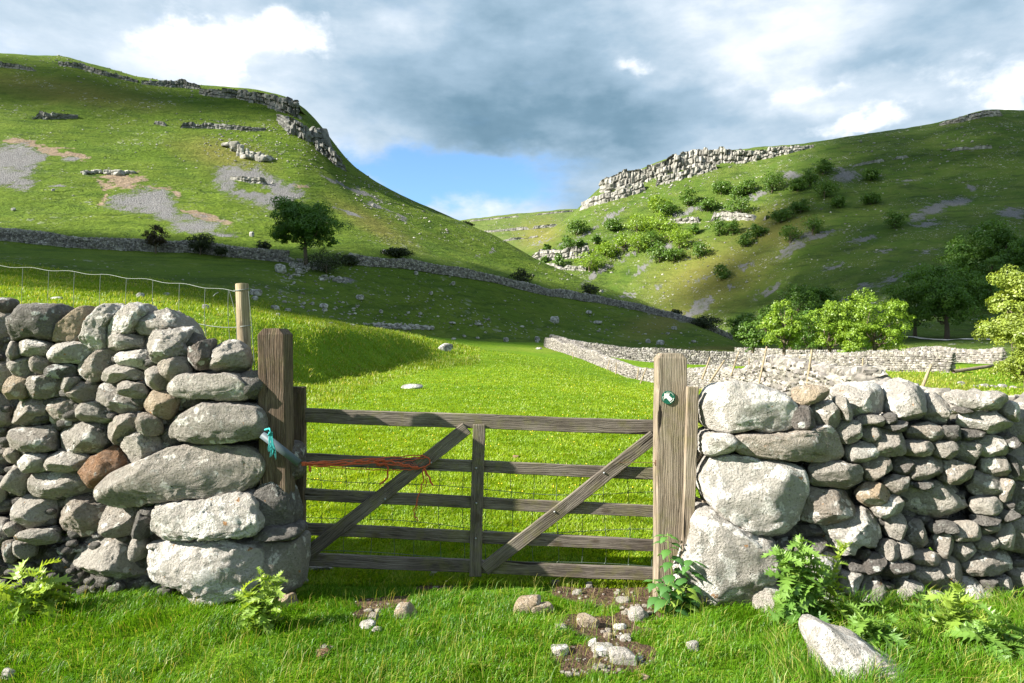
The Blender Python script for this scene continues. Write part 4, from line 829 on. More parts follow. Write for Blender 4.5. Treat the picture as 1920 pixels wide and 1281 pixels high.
tag(b_.build('frayed_rope', M_teal), 'frayed end of teal rope hanging by the left wall end', 'rope')
b_ = MB(); yt = YG-.060
def strand(pts, r_=.0022, Y=None, amp=.8, seed=0, n_=46):
    rs = np.random.default_rng(seed); pts = np.array(pts, float); t = np.linspace(0, 1, len(pts)); tt = np.linspace(0, 1, n_)
    xs = np.interp(tt, t, pts[:,0]); ys = np.interp(tt, t, pts[:,1]); xs = np.convolve(np.pad(xs, 2, 'edge'), np.ones(5)/5, 'valid'); ys = np.convolve(np.pad(ys, 2, 'edge'), np.ones(5)/5, 'valid')
    Ys = np.linspace(3.985, yt, n_) if Y is None else np.full(n_, Y)
    Ys = np.maximum(Ys if Y is not None else 3.985+(yt-3.985)*np.clip((xs-562)/170, 0, 1), 0)
    r_ = r_*1.45
    b_.tube([P(x+amp*math.sin(i*.9+seed), y+amp*math.sin(i*1.3+seed*2), Yv) for i, (x, y, Yv) in enumerate(zip(xs, ys, Ys))], r_, 6)
strand([(562,868),(600,866),(700,860),(790,853),(800,858)], .0026, seed=1); strand([(562,870),(640,871),(700,866),(760,860),(795,856)], .0026, seed=2)
strand([(562,871),(620,874),(700,868),(740,872),(790,878),(800,874)], .003, seed=3); strand([(562,872),(640,878),(720,882),(770,881),(800,876)], .0022, seed=4)
strand([(562,869),(650,868),(710,862),(745,868),(785,878)], .0045, seed=5, amp=1.4); strand([(700,866),(712,862),(722,866),(716,874),(704,870),(712,864)], .0055, Y=yt, seed=6, n_=24)
strand([(716,866),(726,872),(728,892),(722,902),(711,908)], .0042, Y=yt-.004, seed=7, n_=26); strand([(726,872),(756,866),(800,858)], .002, seed=8, n_=20)
strand([(793,878),(794,900),(790,915),(783,935),(777,955),(776,966),(781,972),(785,978)], .0028, Y=yt-.006, seed=9, n_=40, amp=1.2); strand([(795,878),(800,900),(798,915)], .0018, Y=yt-.004, seed=10, n_=18)
strand([(795,878),(802,890),(812,912)], .0042, Y=yt-.006, seed=11, n_=18); strand([(580,874),(582,880),(581,884)], .005, Y=4.01, seed=12, n_=10)
strand([(783,935),(782,948),(781,960)], .0016, Y=yt-.003, seed=13, n_=14); strand([(790,877),(800,874),(808,868),(805,860),(795,856)], .003, Y=yt-.003, seed=14, n_=20)
for k in range(9):
    rs = np.random.default_rng(50+k); x = rs.uniform(690,800); strand([(x, 866+rs.uniform(-4,8)), (x+rs.uniform(-20,20), 872+rs.uniform(-5,14))], .0007, seed=60+k, n_=10)
tag(b_.build('baler_twine', M_twine), 'knotted orange baler twine tying the gate shut, with loose ends hanging', 'twine')
# ================================================================ FAR WALLS, CRAGS, BOULDERS
def rough_wall(name, label, path, hgt, thick, stone, mat, seed, sub=1, jitter=.25, cope=True, n_course=None, group='drystone field walls', hvar=.12):
    """path: ground points; one mesh of coursed stones on both faces and the top"""
    rs = np.random.default_rng(seed); b_ = MB(); pts = np.array(path, float); D, Fc = ICO[sub]
    seg = np.linalg.norm(np.diff(pts[:,:2], axis=0), axis=1); cum = np.concatenate([[0], np.cumsum(seg)]); L = cum[-1]; off = rs.uniform(0,99)
    def at(s):
        x = np.interp(s, cum, pts[:,0]); y = np.interp(s, cum, pts[:,1]); k = min(len(seg)-1, max(0, np.searchsorted(cum, s)-1)); t = (pts[k+1]-pts[k])[:2]/seg[k]; return x, y, t
    nc_ = n_course or max(3, int(hgt/(stone*.62)))
    S = []; 
    for c in range(nc_+1):
        s = 0
        while s < L:
            wd = stone*rs.uniform(.6,1.5); S.append((s+wd/2, c, wd)); s += wd*.92
    ss = np.array([q[0] for q in S]); xs = np.interp(ss, cum, pts[:,0]); ys = np.interp(ss, cum, pts[:,1]); zg = height(xs, ys)
    hv = 1+hvar*vnoise(np.stack([ss/6+off, ss*0, ss*0], 1), 4)
    for (s, c, wd), x, y, z, hv_ in zip(S, xs, ys, zg, hv):
        k = min(len(seg)-1, max(0, int(np.searchsorted(cum, s))-1)); t = (pts[k+1]-pts[k])[:2]/seg[k]; nx, ny = -t[1], t[0]; h_ = hgt*hv_; cz = (c+.5)/(nc_+.5)*h_
        th = thick*(1-.35*c/nc_)/2; hh_ = h_/nc_*1.15
        sides = ((-.62,0,.62) if thick/stone > 2.2 else (0,)) if c == nc_ else (-1, 1)
        for sd_ in sides:
            size = np.array([wd*1.08, (min(thick*.75, stone*1.5) if len(sides) == 3 else thick*.75) if c == nc_ else thick*.55, hh_*(1.5 if c == nc_ else 1)*rs.uniform(.75,1.3)])/2
            V = np.sign(D)*np.abs(D)**.7*size*(1+rs.uniform(-jitter, jitter, (len(D),1))*.8)
            if c == nc_: a = rs.uniform(-.5,.5); V = np.stack([V[:,0]*math.cos(a)-V[:,2]*math.sin(a), V[:,1], V[:,0]*math.sin(a)+V[:,2]*math.cos(a)], 1)
            W_ = np.stack([x+V[:,0]*t[0]+(V[:,1]+sd_*(th-size[1]*.8)+rs.uniform(-.03,.03))*nx, y+V[:,0]*t[1]+(V[:,1]+sd_*(th-size[1]*.8))*ny, z-.1+cz+V[:,2]], 1)
            W_[:,2] += rs.uniform(-.12,.12)*hh_; v_ = rs.uniform(.45, 1.25); b_.add(W_, Fc, None, (v_, v_*rs.uniform(.96,1.0), v_*rs.uniform(.9,1.0)))
    o = b_.build(name, mat, origin=(pts[0][0], pts[0][1], 0), smoothf=False, color=True); tag(o, label, 'stone wall', group); o['kind'] = 'thing'; return o
def tint_mat(name, col, rough=.95, sc=3.0, bump=.4, pale=(.6,.58,.54)):
    m, n = material(name); tc = n.new('ShaderNodeTexCoord'); v = tc.outputs['Object']; at_ = n.attr('tint').outputs['Color']
    a = n.noise(v, sc, 4, .7); c = n.mix(1, n.mix(n.step(a, .35,.7), col, pale), at_, 'MULTIPLY'); c = n.mix(n.math('MULTIPLY', n.step(n.noise(v, sc*2.3, 3), .5, .3), .5), c, (.08,.075,.07))
    n.out(n.bsdf(c, rough, n.bump(a, bump, .1), .1)); return m
M_wl = tint_mat('field wall stone', (.235,.222,.21), pale=(.36,.345,.325)); M_wd = tint_mat('dark field wall stone', (.15,.145,.14), pale=(.32,.31,.30)); M_hw = tint_mat('hillside wall stone', (.19,.18,.175), sc=2, pale=(.42,.41,.40))
M_crag = tint_mat('crag limestone', (.235,.23,.215), sc=.5, bump=.7, pale=(.50,.48,.45)); M_cragd = tint_mat('crag limestone grey', (.15,.15,.15), sc=.6, bump=.7, pale=(.29,.29,.28))
# the long wall across the left hillside (feature line 7 of the terrain)
def hw(xs): return [( (x-CX)/F*np.interp(x, tx, KY[:,7]), np.interp(x, tx, KY[:,7])) for x in xs]
rough_wall('field_wall', 'long dark drystone wall climbing leftwards across the hillside from the ash tree', hw(range(-240, 545, 20)), 1.75, .8, .36, M_hw, 11)
rough_wall('field_wall', 'long dark drystone wall running down right of the ash tree to the valley floor', hw(range(652, 1385, 16)), 1.55, .8, .42, M_hw, 12)
def line(pts): return [((x-CX)/F*Y, Y) for x, Y in pts]
# wall running from the near right end away to the left
near_line = line([(2080,8.2),(1950,8.6),(1820,9.2),(1720,10.5),(1640,13),(1560,16),(1480,19.5),(1400,26),(1330,36),(1262,45),(1180,54),(1100,74),(1025,99)])
rough_wall('field_wall', 'tumbled pale drystone wall running from behind the right wall to the far meadow corner', near_line[4:], 1.25, .8, .20, M_wl, 13, sub=2, hvar=.3, jitter=.35)
rough_wall('field_wall', 'low nearer stretch of pale stone wall showing above the right wall top', near_line[:6], 1.16, .7, .21, M_wl, 14, sub=2, hvar=.25, jitter=.35)
rough_wall('field_wall', 'dark faced stone wall behind the pale one, in the corner of the meadow', line([(1032,101),(1100,88),(1230,78),(1375,72)]), 1.4, .7, .32, M_wd, 15, hvar=.22)
rough_wall('field_wall', 'straight pale stone wall below the sunlit trees', line([(1375,71),(1500,65),(1640,56),(1720,52),(1785,49)]), 1.2, .7, .23, M_wl, 16, hvar=.3)
rough_wall('field_wall', 'short stone wall half in shade between the trees and the stream', line([(1640,88),(1760,80),(1880,70)]), 1.35, .8, .34, M_wl, 17, hvar=.35)
rough_wall('field_wall', 'short bit of stone wall left of the leftmost sunlit tree', line([(1378,102),(1430,99),(1500,92),(1640,89)]), 1.2, .7, .34, M_wl, 18)
# leaning stakes along the pale wall
st = [(1075,74,-6,660,690),(1196,50,8,690,712),(1155,56,3,680,706),(1140,60,14,676,700),(1206,47,22,690,722),(1240,44,20,678,722),(1324,33,20,670,712),(1345,31,34,676,716),(1378,25,18,660,705),(1430,22,12,650,722),(1516,17.5,8,656,748),(1738,15,22,684,725)]
for k, (x, Y, ln, y0, y1) in enumerate(st):
    dx = (y1-y0)*math.tan(R(ln)); rs = np.random.default_rng(k); pb, pt = P(x-dx/2, y1, Y-.75), P(x+dx/2, y0, Y-.55 if k < 9 else Y-.75)
    o = roundpole(pb, pt, .034 if Y < 30 else .05, .028 if Y < 30 else .042, W_stake, None, 'leaning_stake', k, 8, 5)
    lab = {10:'tallest leaning stake, in front of the hump of the pale tumbled wall',11:'rightmost leaning stake, above the low stretch of wall',9:'leaning stake left of the tallest one on the pale wall',0:'leftmost tiny stake at the far corner wall',6:'steeply leaning stake just right of the gate post',8:'leaning stake midway between the gate post and the wall hump',7:'most steeply leaning stake, right of the gate post'}.get(k, 'thin stake leaning on the pale wall left of the gate post')
    tag(o, lab, 'stake', 'stakes leaning on the pale wall')
for k, (x, Y, y0, y1) in enumerate([(1288,71,660,690),(1498,64,668,690),(1404,66,672,700),(1617,57,672,700)][1:]):
    o = roundpole(P(x, y1, Y-.8), P(x+1, y0, Y-.8), .07, .06, W_stake, None, 'leaning_stake', k, 8, 4); tag(o, 'thin post standing against the straight wall below the sunlit trees', 'stake', 'posts along the straight wall')
# ---- crags
def crag(name, label, tops, mat, seed, px_w=7, rag=.35, backset=2.0, courses=1, base_drop=.25, dens=1.0, ymin=60):
    """tops: (x, ytop, height px). blocky limestone along the slope, each block standing on the ground"""
    rs = np.random.default_rng(seed); b_ = MB(); D, Fc = ICO[3]; first = None
    T = np.array(tops, float); x = T[0,0]; px_w *= .7; courses += 1; rag = min(.75, rag+.2); dens *= .9; oz = rs.uniform(0,50)
    while x < T[-1,0]:
        yt = np.interp(x, T[:,0], T[:,1]); hp = np.interp(x, T[:,0], T[:,2])
        hp *= 1+.45*float(vnoise([[x/22+oz,0,0]], 2)[0])
        if rs.random() < dens and hp > .5:
            gp = None; yb = yt+hp
            for _ in range(8):
                gp = hit(x, yb, ymin)
                if gp.y < 1500: break
                yb += 3
            sc = gp.y/F
            for c in range(courses):
                w_ = px_w*(rs.uniform(.5,1.3) if rs.random() < .6 else rs.uniform(1.5,3.2))*sc; hh_ = hp*sc/courses*rs.uniform(1-rag, 1+rag*.9); size = np.array([w_*1.5, w_*rs.uniform(1.2,2.2), hh_*1.5+base_drop])/2
                V = np.sign(D)*np.abs(D)**.3*size; V = carve(V, rs, 6, (.76,.98), .12, front=False, soft=1)
                a = rs.uniform(-.5,.5); V = np.stack([V[:,0]*math.cos(a)-V[:,1]*math.sin(a), V[:,0]*math.sin(a)+V[:,1]*math.cos(a), V[:,2]], 1)
                zc = gp.z+ (c+.42)*hp*sc/courses*1.0; yy = gp.y+size[1]*.4+c*size[1]*.25+rs.uniform(-.3,.3)*w_; xx = gp.x+rs.uniform(-.2,.2)*w_
                v_ = rs.uniform(.6,1.15); b_.add(V+(xx, yy, zc), Fc, None, (v_,v_,v_*.97))
                if first is None: first = (xx, yy, zc)
        x += px_w*rs.uniform(.6,1.0)
    o = b_.build(name, mat, origin=first, smoothf=True, color=True); 
    o['kind'] = 'structure'; o['label'] = label; return o
def scarp(name, label, tops, mat, seed, wpx=9, beds=3, gap=.25, step=1.3, thick=2.2):
    """a continuous cliff: jointed, bedded rock face that follows the hillside, with a turfless top running back into it"""
    rs = np.random.default_rng(seed); T = np.array(tops, float); xs = np.arange(T[0,0], T[-1,0], step); n_ = len(xs); hp = np.interp(xs, T[:,0], T[:,2]); yt = np.interp(xs, T[:,0], T[:,1])
    hp = hp*(1.15 if xs.mean() < 860 else 1.0); G = np.array([hit(x, y+h, 60 if xs.mean() < 860 else (700 if xs.mean() < 1065 and T[0,1] < 456 else 330))[:] for x, y, h in zip(xs, yt, hp)]); kk = np.ones(7)/7
    G = np.stack([np.convolve(np.pad(G[:,j], 3, 'edge'), kk, 'valid') for j in range(3)], 1); zg = G[:,2].copy(); sc = G[:,1]/F; H_ = hp*sc
    tan = np.gradient(G[:,:2], axis=0); tan /= np.linalg.norm(tan, axis=1)[:,None]+1e-9; out = np.stack([tan[:,1], -tan[:,0]], 1); out *= np.where(out[:,1] > 0, -1, 1)[:,None]
    s = np.arange(n_)*step; o1 = rs.uniform(0,999)
    def cell(a, b, sd): return _h(np.floor(a).astype(np.int64), np.floor(b).astype(np.int64), np.zeros(n_, np.int64), sd)
    j1 = s/wpx+.35*vnoise(np.stack([s/wpx*.7+o1, s*0, s*0], 1), 3); hv = 1+.12*cell(j1, s*0, seed)+.20*vnoise(np.stack([s/60+o1, s*0, s*0], 1), 7)
    g_ = vnoise(np.stack([s/26+o1, s*0+5, s*0], 1), 11)*.5+.5; H2 = H_*np.clip(hv, .25, 1.3)*np.clip((g_-gap*.7)/.12, .0, 1)
    m_ = 16; rows = []; C_ = []
    for j in range(m_+1):
        t = j/m_; bed = t*beds+.18*cell(j1*.5, s*0, seed+9); jj = s/wpx*(1+.35*(int(t*beds) % 2))+int(t*beds)*.37+o1
        d = H_*(.11*cell(jj, np.floor(bed), seed+int(t*beds))+.10*vnoise(np.stack([s/3.1+o1, np.full(n_, t*5.), s*0], 1), 13)+.10*vnoise(np.stack([s/11.+o1, np.full(n_, t*2.), s*0], 1), 17)) + (.10*(1-t))*H_
        fr = np.abs((bed % 1)-.5); d -= H_*.10*(fr > .42); jf = np.abs((jj % 1)-.5); d -= H_*.09*(jf > .45)
        z = zg-.6*(j == 0)+(-.25*H_)*(1-t)+H2*t
        rows.append(np.column_stack([G[:,:2]+out*d[:,None], z])); v_ = .75+.22*cell(jj, np.floor(bed), seed+31+int(t*beds))-.22*(jf > .45)-.15*(fr > .42); C_.append(np.column_stack([v_, v_, v_*.97]))
    for (bk, dz) in ((.30,.02),(.75,-.05),(1.6,-.45)):
        XY = G[:,:2]-out*(H_*bk)[:,None]; zt_ = zg+H2*(1+dz)+vnoise(np.stack([s/5+o1, s*0+bk*3, s*0], 1), 19)*H_*.06
        if bk > .5: zt_ = np.minimum(zt_, height(XY[:,0], XY[:,1])+(.25*H2 if bk < 1 else -.5))
        rows.append(np.column_stack([XY, zt_])); C_.append(np.full((n_,3), .8))
    V = np.concatenate(rows); nr_ = len(rows); F4 = [(j*n_+i, j*n_+i+1, (j+1)*n_+i+1, (j+1)*n_+i) for j in range(nr_-1) for i in range(n_-1)]; org = V[0].copy()
    o = npmesh(name, V-org, [np.array(F4)], mat, None, tuple(org), False, {'tint': np.concatenate(C_)}); o['kind'] = 'structure'; o['label'] = label; return o
scarp('limestone_crag', 'skyline crag at the right shoulder of the left hill', [(372,167,8),(400,168,12),(440,168,14),(500,173,22),(545,179,32),(559,183,34),(563,186,30)], M_cragd, 1, 9, 3, .0)
scarp('limestone_crag', 'broken crag on the skyline of the left hill, far left', [(108,114,7),(150,116,11),(190,131,9),(260,149,6)], M_cragd, 2, 7, 2, .1)
scarp('limestone_crag', 'low skyline crag in the middle of the left hill', [(264,150,7),(300,149,11),(340,151,12),(376,162,5)], M_cragd, 3, 7, 2, .05)
scarp('limestone_crag', 'thin ledge high at the left edge', [(-60,112,6),(0,117,8),(30,121,7),(70,130,4)], M_cragd, 4, 7,2,.15)
scarp('limestone_crag', 'isolated block row high on the left slope', [(38,207,12),(60,205,16),(100,210,12),(148,215,6)], M_cragd, 5, 7,2,.2)
scarp('limestone_crag', 'thin rock ledge across the middle of the left hill', [(288,226,6),(330,228,10),(400,232,8),(470,238,7),(500,240,4)], M_cragd, 6, 7,2,.35)
scarp('limestone_crag', 'dark cliff on the shoulder below the skyline crag', [(518,212,12),(545,222,26),(580,236,26),(600,242,26),(612,252,14)], M_cragd, 7, 8,4,.1)
scarp('limestone_crag', 'dark rocks down the steep right edge of the left hill', [(590,262,14),(612,272,20),(632,286,24),(645,300,16),(660,314,8)], M_cragd, 8, 7,3,.3)
crag('limestone_crag', 'pale outcrop above the ring of scree', [(426,268,8),(445,270,16),(470,285,16),(505,292,10)], M_crag, 9, 6, .6, courses=2, dens=.8)
scarp('limestone_crag', 'small outcrop inside the ring of scree', [(430,329,6),(460,331,9),(490,334,10),(514,338,6)], M_crag, 10, 6,2,.3)
crag('limestone_crag', 'thin ledge above the middle scree', [(155,322,4),(190,320,6),(250,322,5)], M_crag, 19, 5, .6, dens=.8)
scarp('limestone_cliff', 'long pale cliff along the skyline of the right hill', [(1122,345,16),(1140,336,26),(1180,320,30),(1230,306,28),(1260,292,32),(1300,285,28),(1340,282,26),(1398,280,22)], M_crag, 11, 9,3,.0)
scarp('limestone_cliff', 'upper cliff band right of the long pale cliff', [(1376,284,24),(1420,279,22),(1470,274,16),(1528,270,6)], M_crag, 12, 9,3,.15)
scarp('limestone_cliff', 'second cliff band below the long pale cliff', [(1088,382,12),(1125,366,16),(1180,352,16),(1240,330,16),(1300,314,16),(1366,300,12)], M_crag, 13, 8,2,.25)
scarp('limestone_cliff', 'cliff ledge among the hillside bushes', [(1246,412,8),(1300,404,14),(1360,398,14),(1438,402,12)], M_crag, 14, 8,2,.3)
scarp('limestone_cliff', 'low pale cliffs at the foot of the right hill spur', [(985,474,10),(1020,470,18),(1070,466,20),(1120,462,16),(1200,452,10)], M_crag, 15, 8,3,.3)
scarp('limestone_cliff', 'lowest ledge of the right hill spur', [(1010,492,6),(1050,494,12),(1100,500,8)], M_crag, 16, 8,2,.25)
scarp('limestone_crag', 'rocky cap on the skyline at the right edge', [(1760,232,4),(1800,218,12),(1850,206,12),(1900,208,10),(1960,206,8)], M_crag, 17, 8,2,.3)
scarp('limestone_crag', 'broken line of rocks across the top of the right hill', [(1560,318,3),(1640,300,5),(1700,290,6),(1800,276,6),(1960,266,6)], M_crag, 18, 7,1,.6)
scarp('limestone_crag', 'upper ledges of the distant hill', [(868,414,3),(900,411,3),(980,403,3),(1075,394,3)], M_crag, 20, 7,1,.25)
scarp('limestone_crag', 'middle ledges of the distant hill', [(900,434,3),(960,428,5),(1000,424,6),(1060,418,5)], M_crag, 21, 7,1,.25)
scarp('limestone_crag', 'lower ledges of the distant hill', [(935,452,3),(965,445,5),(1010,441,4)], M_crag, 22, 7,1,.25)
# ---- boulders lying on the slopes
BL = [(525,503,24,15,'pale boulder at the foot of the rubble left of the ash tree'),(480,548,22,12,'boulder just right of the round stake top'),(477,559,13,8,None),(262,553,15,9,'boulder behind the middle of the netting fence'),(312,552,14,7,None),(107,559,24,7,'flat stone behind the left part of the netting fence'),(385,575,14,8,'boulder seen between two netting wires left of the stake'),
 (675,557,15,9,'boulder on the dark slope below the ash tree'),(607,573,17,9,'largest boulder of the cluster on the shaded slope'),(608,581,11,6,None),(586,569,8,6,None),(569,568,8,5,None),(515,577,18,9,None),(540,581,12,6,None),(521,590,9,6,None),
 (770,724,42,9,'flat pale stone lying in the sunlit meadow'),(836,651,28,15,'grey boulder at the end of the shaded bank'),(948,636,11,9,'upright boulder at the top edge of the meadow'),(1007,635,11,8,'rounded boulder at the top edge of the meadow'),(1040,599,18,12,'large pale boulder in the middle of the dark slope'),(1104,585,12,6,'flat pale boulder uphill on the dark slope'),(1119,604,18,6,'long pale boulder right of the large one on the dark slope'),
 (850,531,8,7,None),(808,549,8,7,None),(780,512,9,7,'round stone standing just below the hillside wall'),(1264,615,12,6,'pale boulder low on the dark slope at its right end'),(1238,642,15,9,'boulder at the foot of the slope above the corner wall'),(1215,639,10,8,None),(1252,625,8,4,None),(765,586,8,5,None),(714,584,8,6,None),(788,588,8,4,None),(848,605,14,4,None),(895,607,14,5,None),(660,610,16,5,None),(895,633,8,4,None),(870,630,8,4,None),(472,439,9,9,'round boulder on the sunny slope left of the ash tree'),(720,471,7,7,'round boulder above the hillside wall'),(657,477,8,7,'round boulder beside the ash tree crown'),(1128,546,9,5,'pale boulder above the hillside wall at its lower end'),(1006,640,8,5,None),(1300,640,10,4,None),(1170,655,8,4,None),(1290,665,12,5,None),
 (850,635,10,4,None),(100,356,7,5,None),(25,392,9,6,'small round boulder on the far left of the slope'),(560,508,16,10,None),(548,496,12,8,None),(578,500,14,9,None),(596,494,10,6,None),(545,520,6,6,None),(551,530,7,5,None),(700,385,8,5,None),(405,580,5,4,None),(450,620,7,5,None),(1010,653,12,4,None)]
MBs = [M_std, M_st, M_stw]
PR = []
for s_ in range(6):
    rs = np.random.default_rng(200+s_); V, Fc = free_stone(rs, (1, .8, .62), 3, .7, 9, .12); V[:,2] -= V[:,2].min(); PR.append((V, Fc))
m, n = material('boulder limestone'); tc = n.new('ShaderNodeTexCoord'); v = tc.outputs['Object']; a = n.noise(v, 2.2, 5, .7); n.out(n.bsdf(n.mix(n.step(a, .4, .62), (.16,.155,.145), (.50,.49,.46)), .95, n.bump(n.noise(v, 4, 5, .7), .8, .15), .1)); M_bl = m
for k, (x, y, w_, h_, lab) in enumerate(BL):
    gp = hit(x, y+h_/2, 12); sc = gp.y/F; V, Fc = PR[k % 6]; o = npmesh('boulder', V*np.array([w_*sc, w_*sc*.85, h_*sc*1.5/.62*.72]), [Fc], M_bl, None, (gp.x, gp.y, gp.z-h_*sc*.22), True); o.rotation_euler.z = (k*1.3) % .8-.4
    tag(o, lab or 'small pale boulder lying on the hillside turf', 'boulder', 'boulders on the hillside')
# low bank of rubble at the foot of the slope, and the many small stones of the slopes
def scatter(name, label, regions, mat, seed, sub=1, tilt=.4):
    rs = np.random.default_rng(seed); b_ = MB(); D, Fc = ICO[sub]; xs = []; ys = []; sz = []
    for (cx, cy, w_, h_, rot, num, smin, smax) in regions:
        t = rs.uniform(0, 2*math.pi, num); r_ = np.sqrt(rs.uniform(0, 1, num)); a = np.cos(t)*r_*w_/2; b2 = np.sin(t)*r_*h_/2; c, s_ = math.cos(R(rot)), math.sin(R(rot))
        xs += list(cx+a*c+b2*s_); ys += list(cy-(a*s_-b2*c)); sz += list(smin+(smax-smin)*rs.uniform(0,1,num)**3)
    for x, y, s in zip(xs, ys, sz):
        gp = hit(x, y, 12)
        if gp.y > 1400: continue
        q = gp.y/F*s; V = np.sign(D)*np.abs(D)**.8*np.array([q*rs.uniform(.4,.75), q*.5, q*rs.uniform(.25,.45)])*(1+rs.uniform(-.3,.3,(len(D),1))); v_ = rs.uniform(.5,1.2); b_.add(V+(gp.x, gp.y, gp.z+q*.08), Fc, None, (v_,v_,v_*.97))
    o = b_.build(name, mat, origin=(0,100,10), smoothf=False, color=True); o['kind'] = 'stuff'; o['label'] = label; return o
scatter('rubble', 'low pale bank of rubble at the top of the meadow', [(758,614,106,9,-2,130,5,11),(712,611,12,8,0,8,9,14),(640,607,40,4,0,18,4,8),(690,608,60,3,0,20,3,7)], M_crag, 31, 2)
scatter('rubble', 'tumbled stones spread around the ash tree', [(575,497,90,18,-8,110,4,9),(625,524,60,12,-5,80,3,7),(555,510,60,20,20,40,4,8)], M_crag, 32, 1)
scatter('scattered_stones', 'small stones scattered over the dark slope', [(650,560,420,70,-8,170,2,6),(1000,580,700,110,-10,200,1.5,4),(600,575,190,40,-10,70,3,8),(900,610,500,30,-3,90,2,6),(1200,625,320,50,-12,60,2,5),(300,520,600,60,-5,60,1.5,4)], M_crag, 33)
scatter('scattered_stones', 'small stones and ledges scattered over the left hill', [(350,300,700,240,-5,260,1.5,4),(450,280,150,70,-10,160,2,5),(200,140,400,50,-10,120,2,5),(430,235,240,16,-5,60,2,5),(750,400,220,60,-30,120,1.5,5),(560,280,120,80,-40,80,2,5),(700,370,160,50,-28,80,2,5)], M_crag, 34)
scatter('scattered_stones', 'small stones scattered over the right hill', [(1750,280,400,90,8,200,1.5,5),(1400,440,620,180,12,240,1.5,5),(1300,540,420,110,25,200,1.5,4.5),(1100,480,220,70,20,160,1.5,4.5),(1750,450,380,180,5,120,1.5,5),(1250,345,300,60,20,120,2,5),(980,430,180,50,8,120,1.5,3)], M_crag, 35)
# ================================================================ TREES
def leaf_mat(name, a, b, tr=.35, dark=None):
    m, n = material(name); at_ = n.sep(n.attr('tint').outputs['Color'])
    g = n.new('ShaderNodeNewGeometry'); c = n.mix(at_[0], a, b); c = n.mix(n.math('MULTIPLY', at_[1], .5), c, (a[0]*.45, a[1]*.5, a[2]*.5))
    d = n.new('ShaderNodeBsdfDiffuse'); n.put(d.inputs[0], c); t = n.new('ShaderNodeBsdfTranslucent'); n.put(t.inputs[0], n.mix(1, c, (1.5,1.35,.55), 'MULTIPLY'))
    gl = n.new('ShaderNodeBsdfGlossy'); gl.inputs['Roughness'].default_value = .45; n.put(gl.inputs[0], (.5,.5,.5))
    ms = n.new('ShaderNodeMixShader'); ms.inputs[0].default_value = tr; n.l.new(d.outputs[0], ms.inputs[1]); n.l.new(t.outputs[0], ms.inputs[2])
    m2 = n.new('ShaderNodeMixShader'); m2.inputs[0].default_value = .06; n.l.new(ms.outputs[0], m2.inputs[1]); n.l.new(gl.outputs[0], m2.inputs[2])
    n.out(m2.outputs[0]); return m
L_lit = leaf_mat('sunlit yellow green leaves', (.155,.275,.020), (.29,.42,.045), .4); L_pale = leaf_mat('yellow green ash leaves', (.21,.29,.04), (.36,.43,.08), .4)  # sunlight is put into the leaf colour: brighter green for sunlit trees and bushes
L_mid = leaf_mat('green leaves', (.070,.155,.018), (.13,.23,.030), .3); L_dark = leaf_mat('dark green and shaded leaves', (.070,.165,.024), (.15,.265,.040), .35)  # shaded trees get deeper greens than the sunlit ones
L_ash = leaf_mat('ash leaves', (.048,.130,.016), (.11,.215,.028), .3); L_haw = leaf_mat('hawthorn leaves', (.025,.040,.014), (.050,.065,.022), .2); L_red = leaf_mat('reddish thorn leaves', (.040,.028,.018), (.065,.052,.025), .2)
m, n = material('bark'); tc = n.new('ShaderNodeTexCoord'); v = tc.outputs['Object']; a = n.noise(n.vmul(v, (6,6,1)), 2, 5, .7); n.out(n.bsdf(n.mix(a, (.045,.035,.026), (.20,.16,.12)), .95, n.bump(a, .7, .05), .1)); M_bark = m
def leaves(centers, normals, size, rs, tints, jitter=.7):
    """diamond shaped sprays of leaves: V, F4, tint"""
    N = len(centers); nn = normals+rs.normal(size=(N,3))*jitter; nn /= np.linalg.norm(nn, axis=1)[:,None]
    a = np.cross(nn, rs.normal(size=(N,3))); a /= np.linalg.norm(a, axis=1)[:,None]; b = np.cross(nn, a); s = size*rs.uniform(.75,1.6,(N,1))
    V = np.empty((N,4,3)); V[:,0] = centers-a*s*.5; V[:,1] = centers+b*s*.28+nn*s*.08; V[:,2] = centers+a*s*.5; V[:,3] = centers-b*s*.28+nn*s*.08
    return V.reshape(-1,3), np.arange(N*4).reshape(N,4), np.repeat(tints, 4, axis=0)
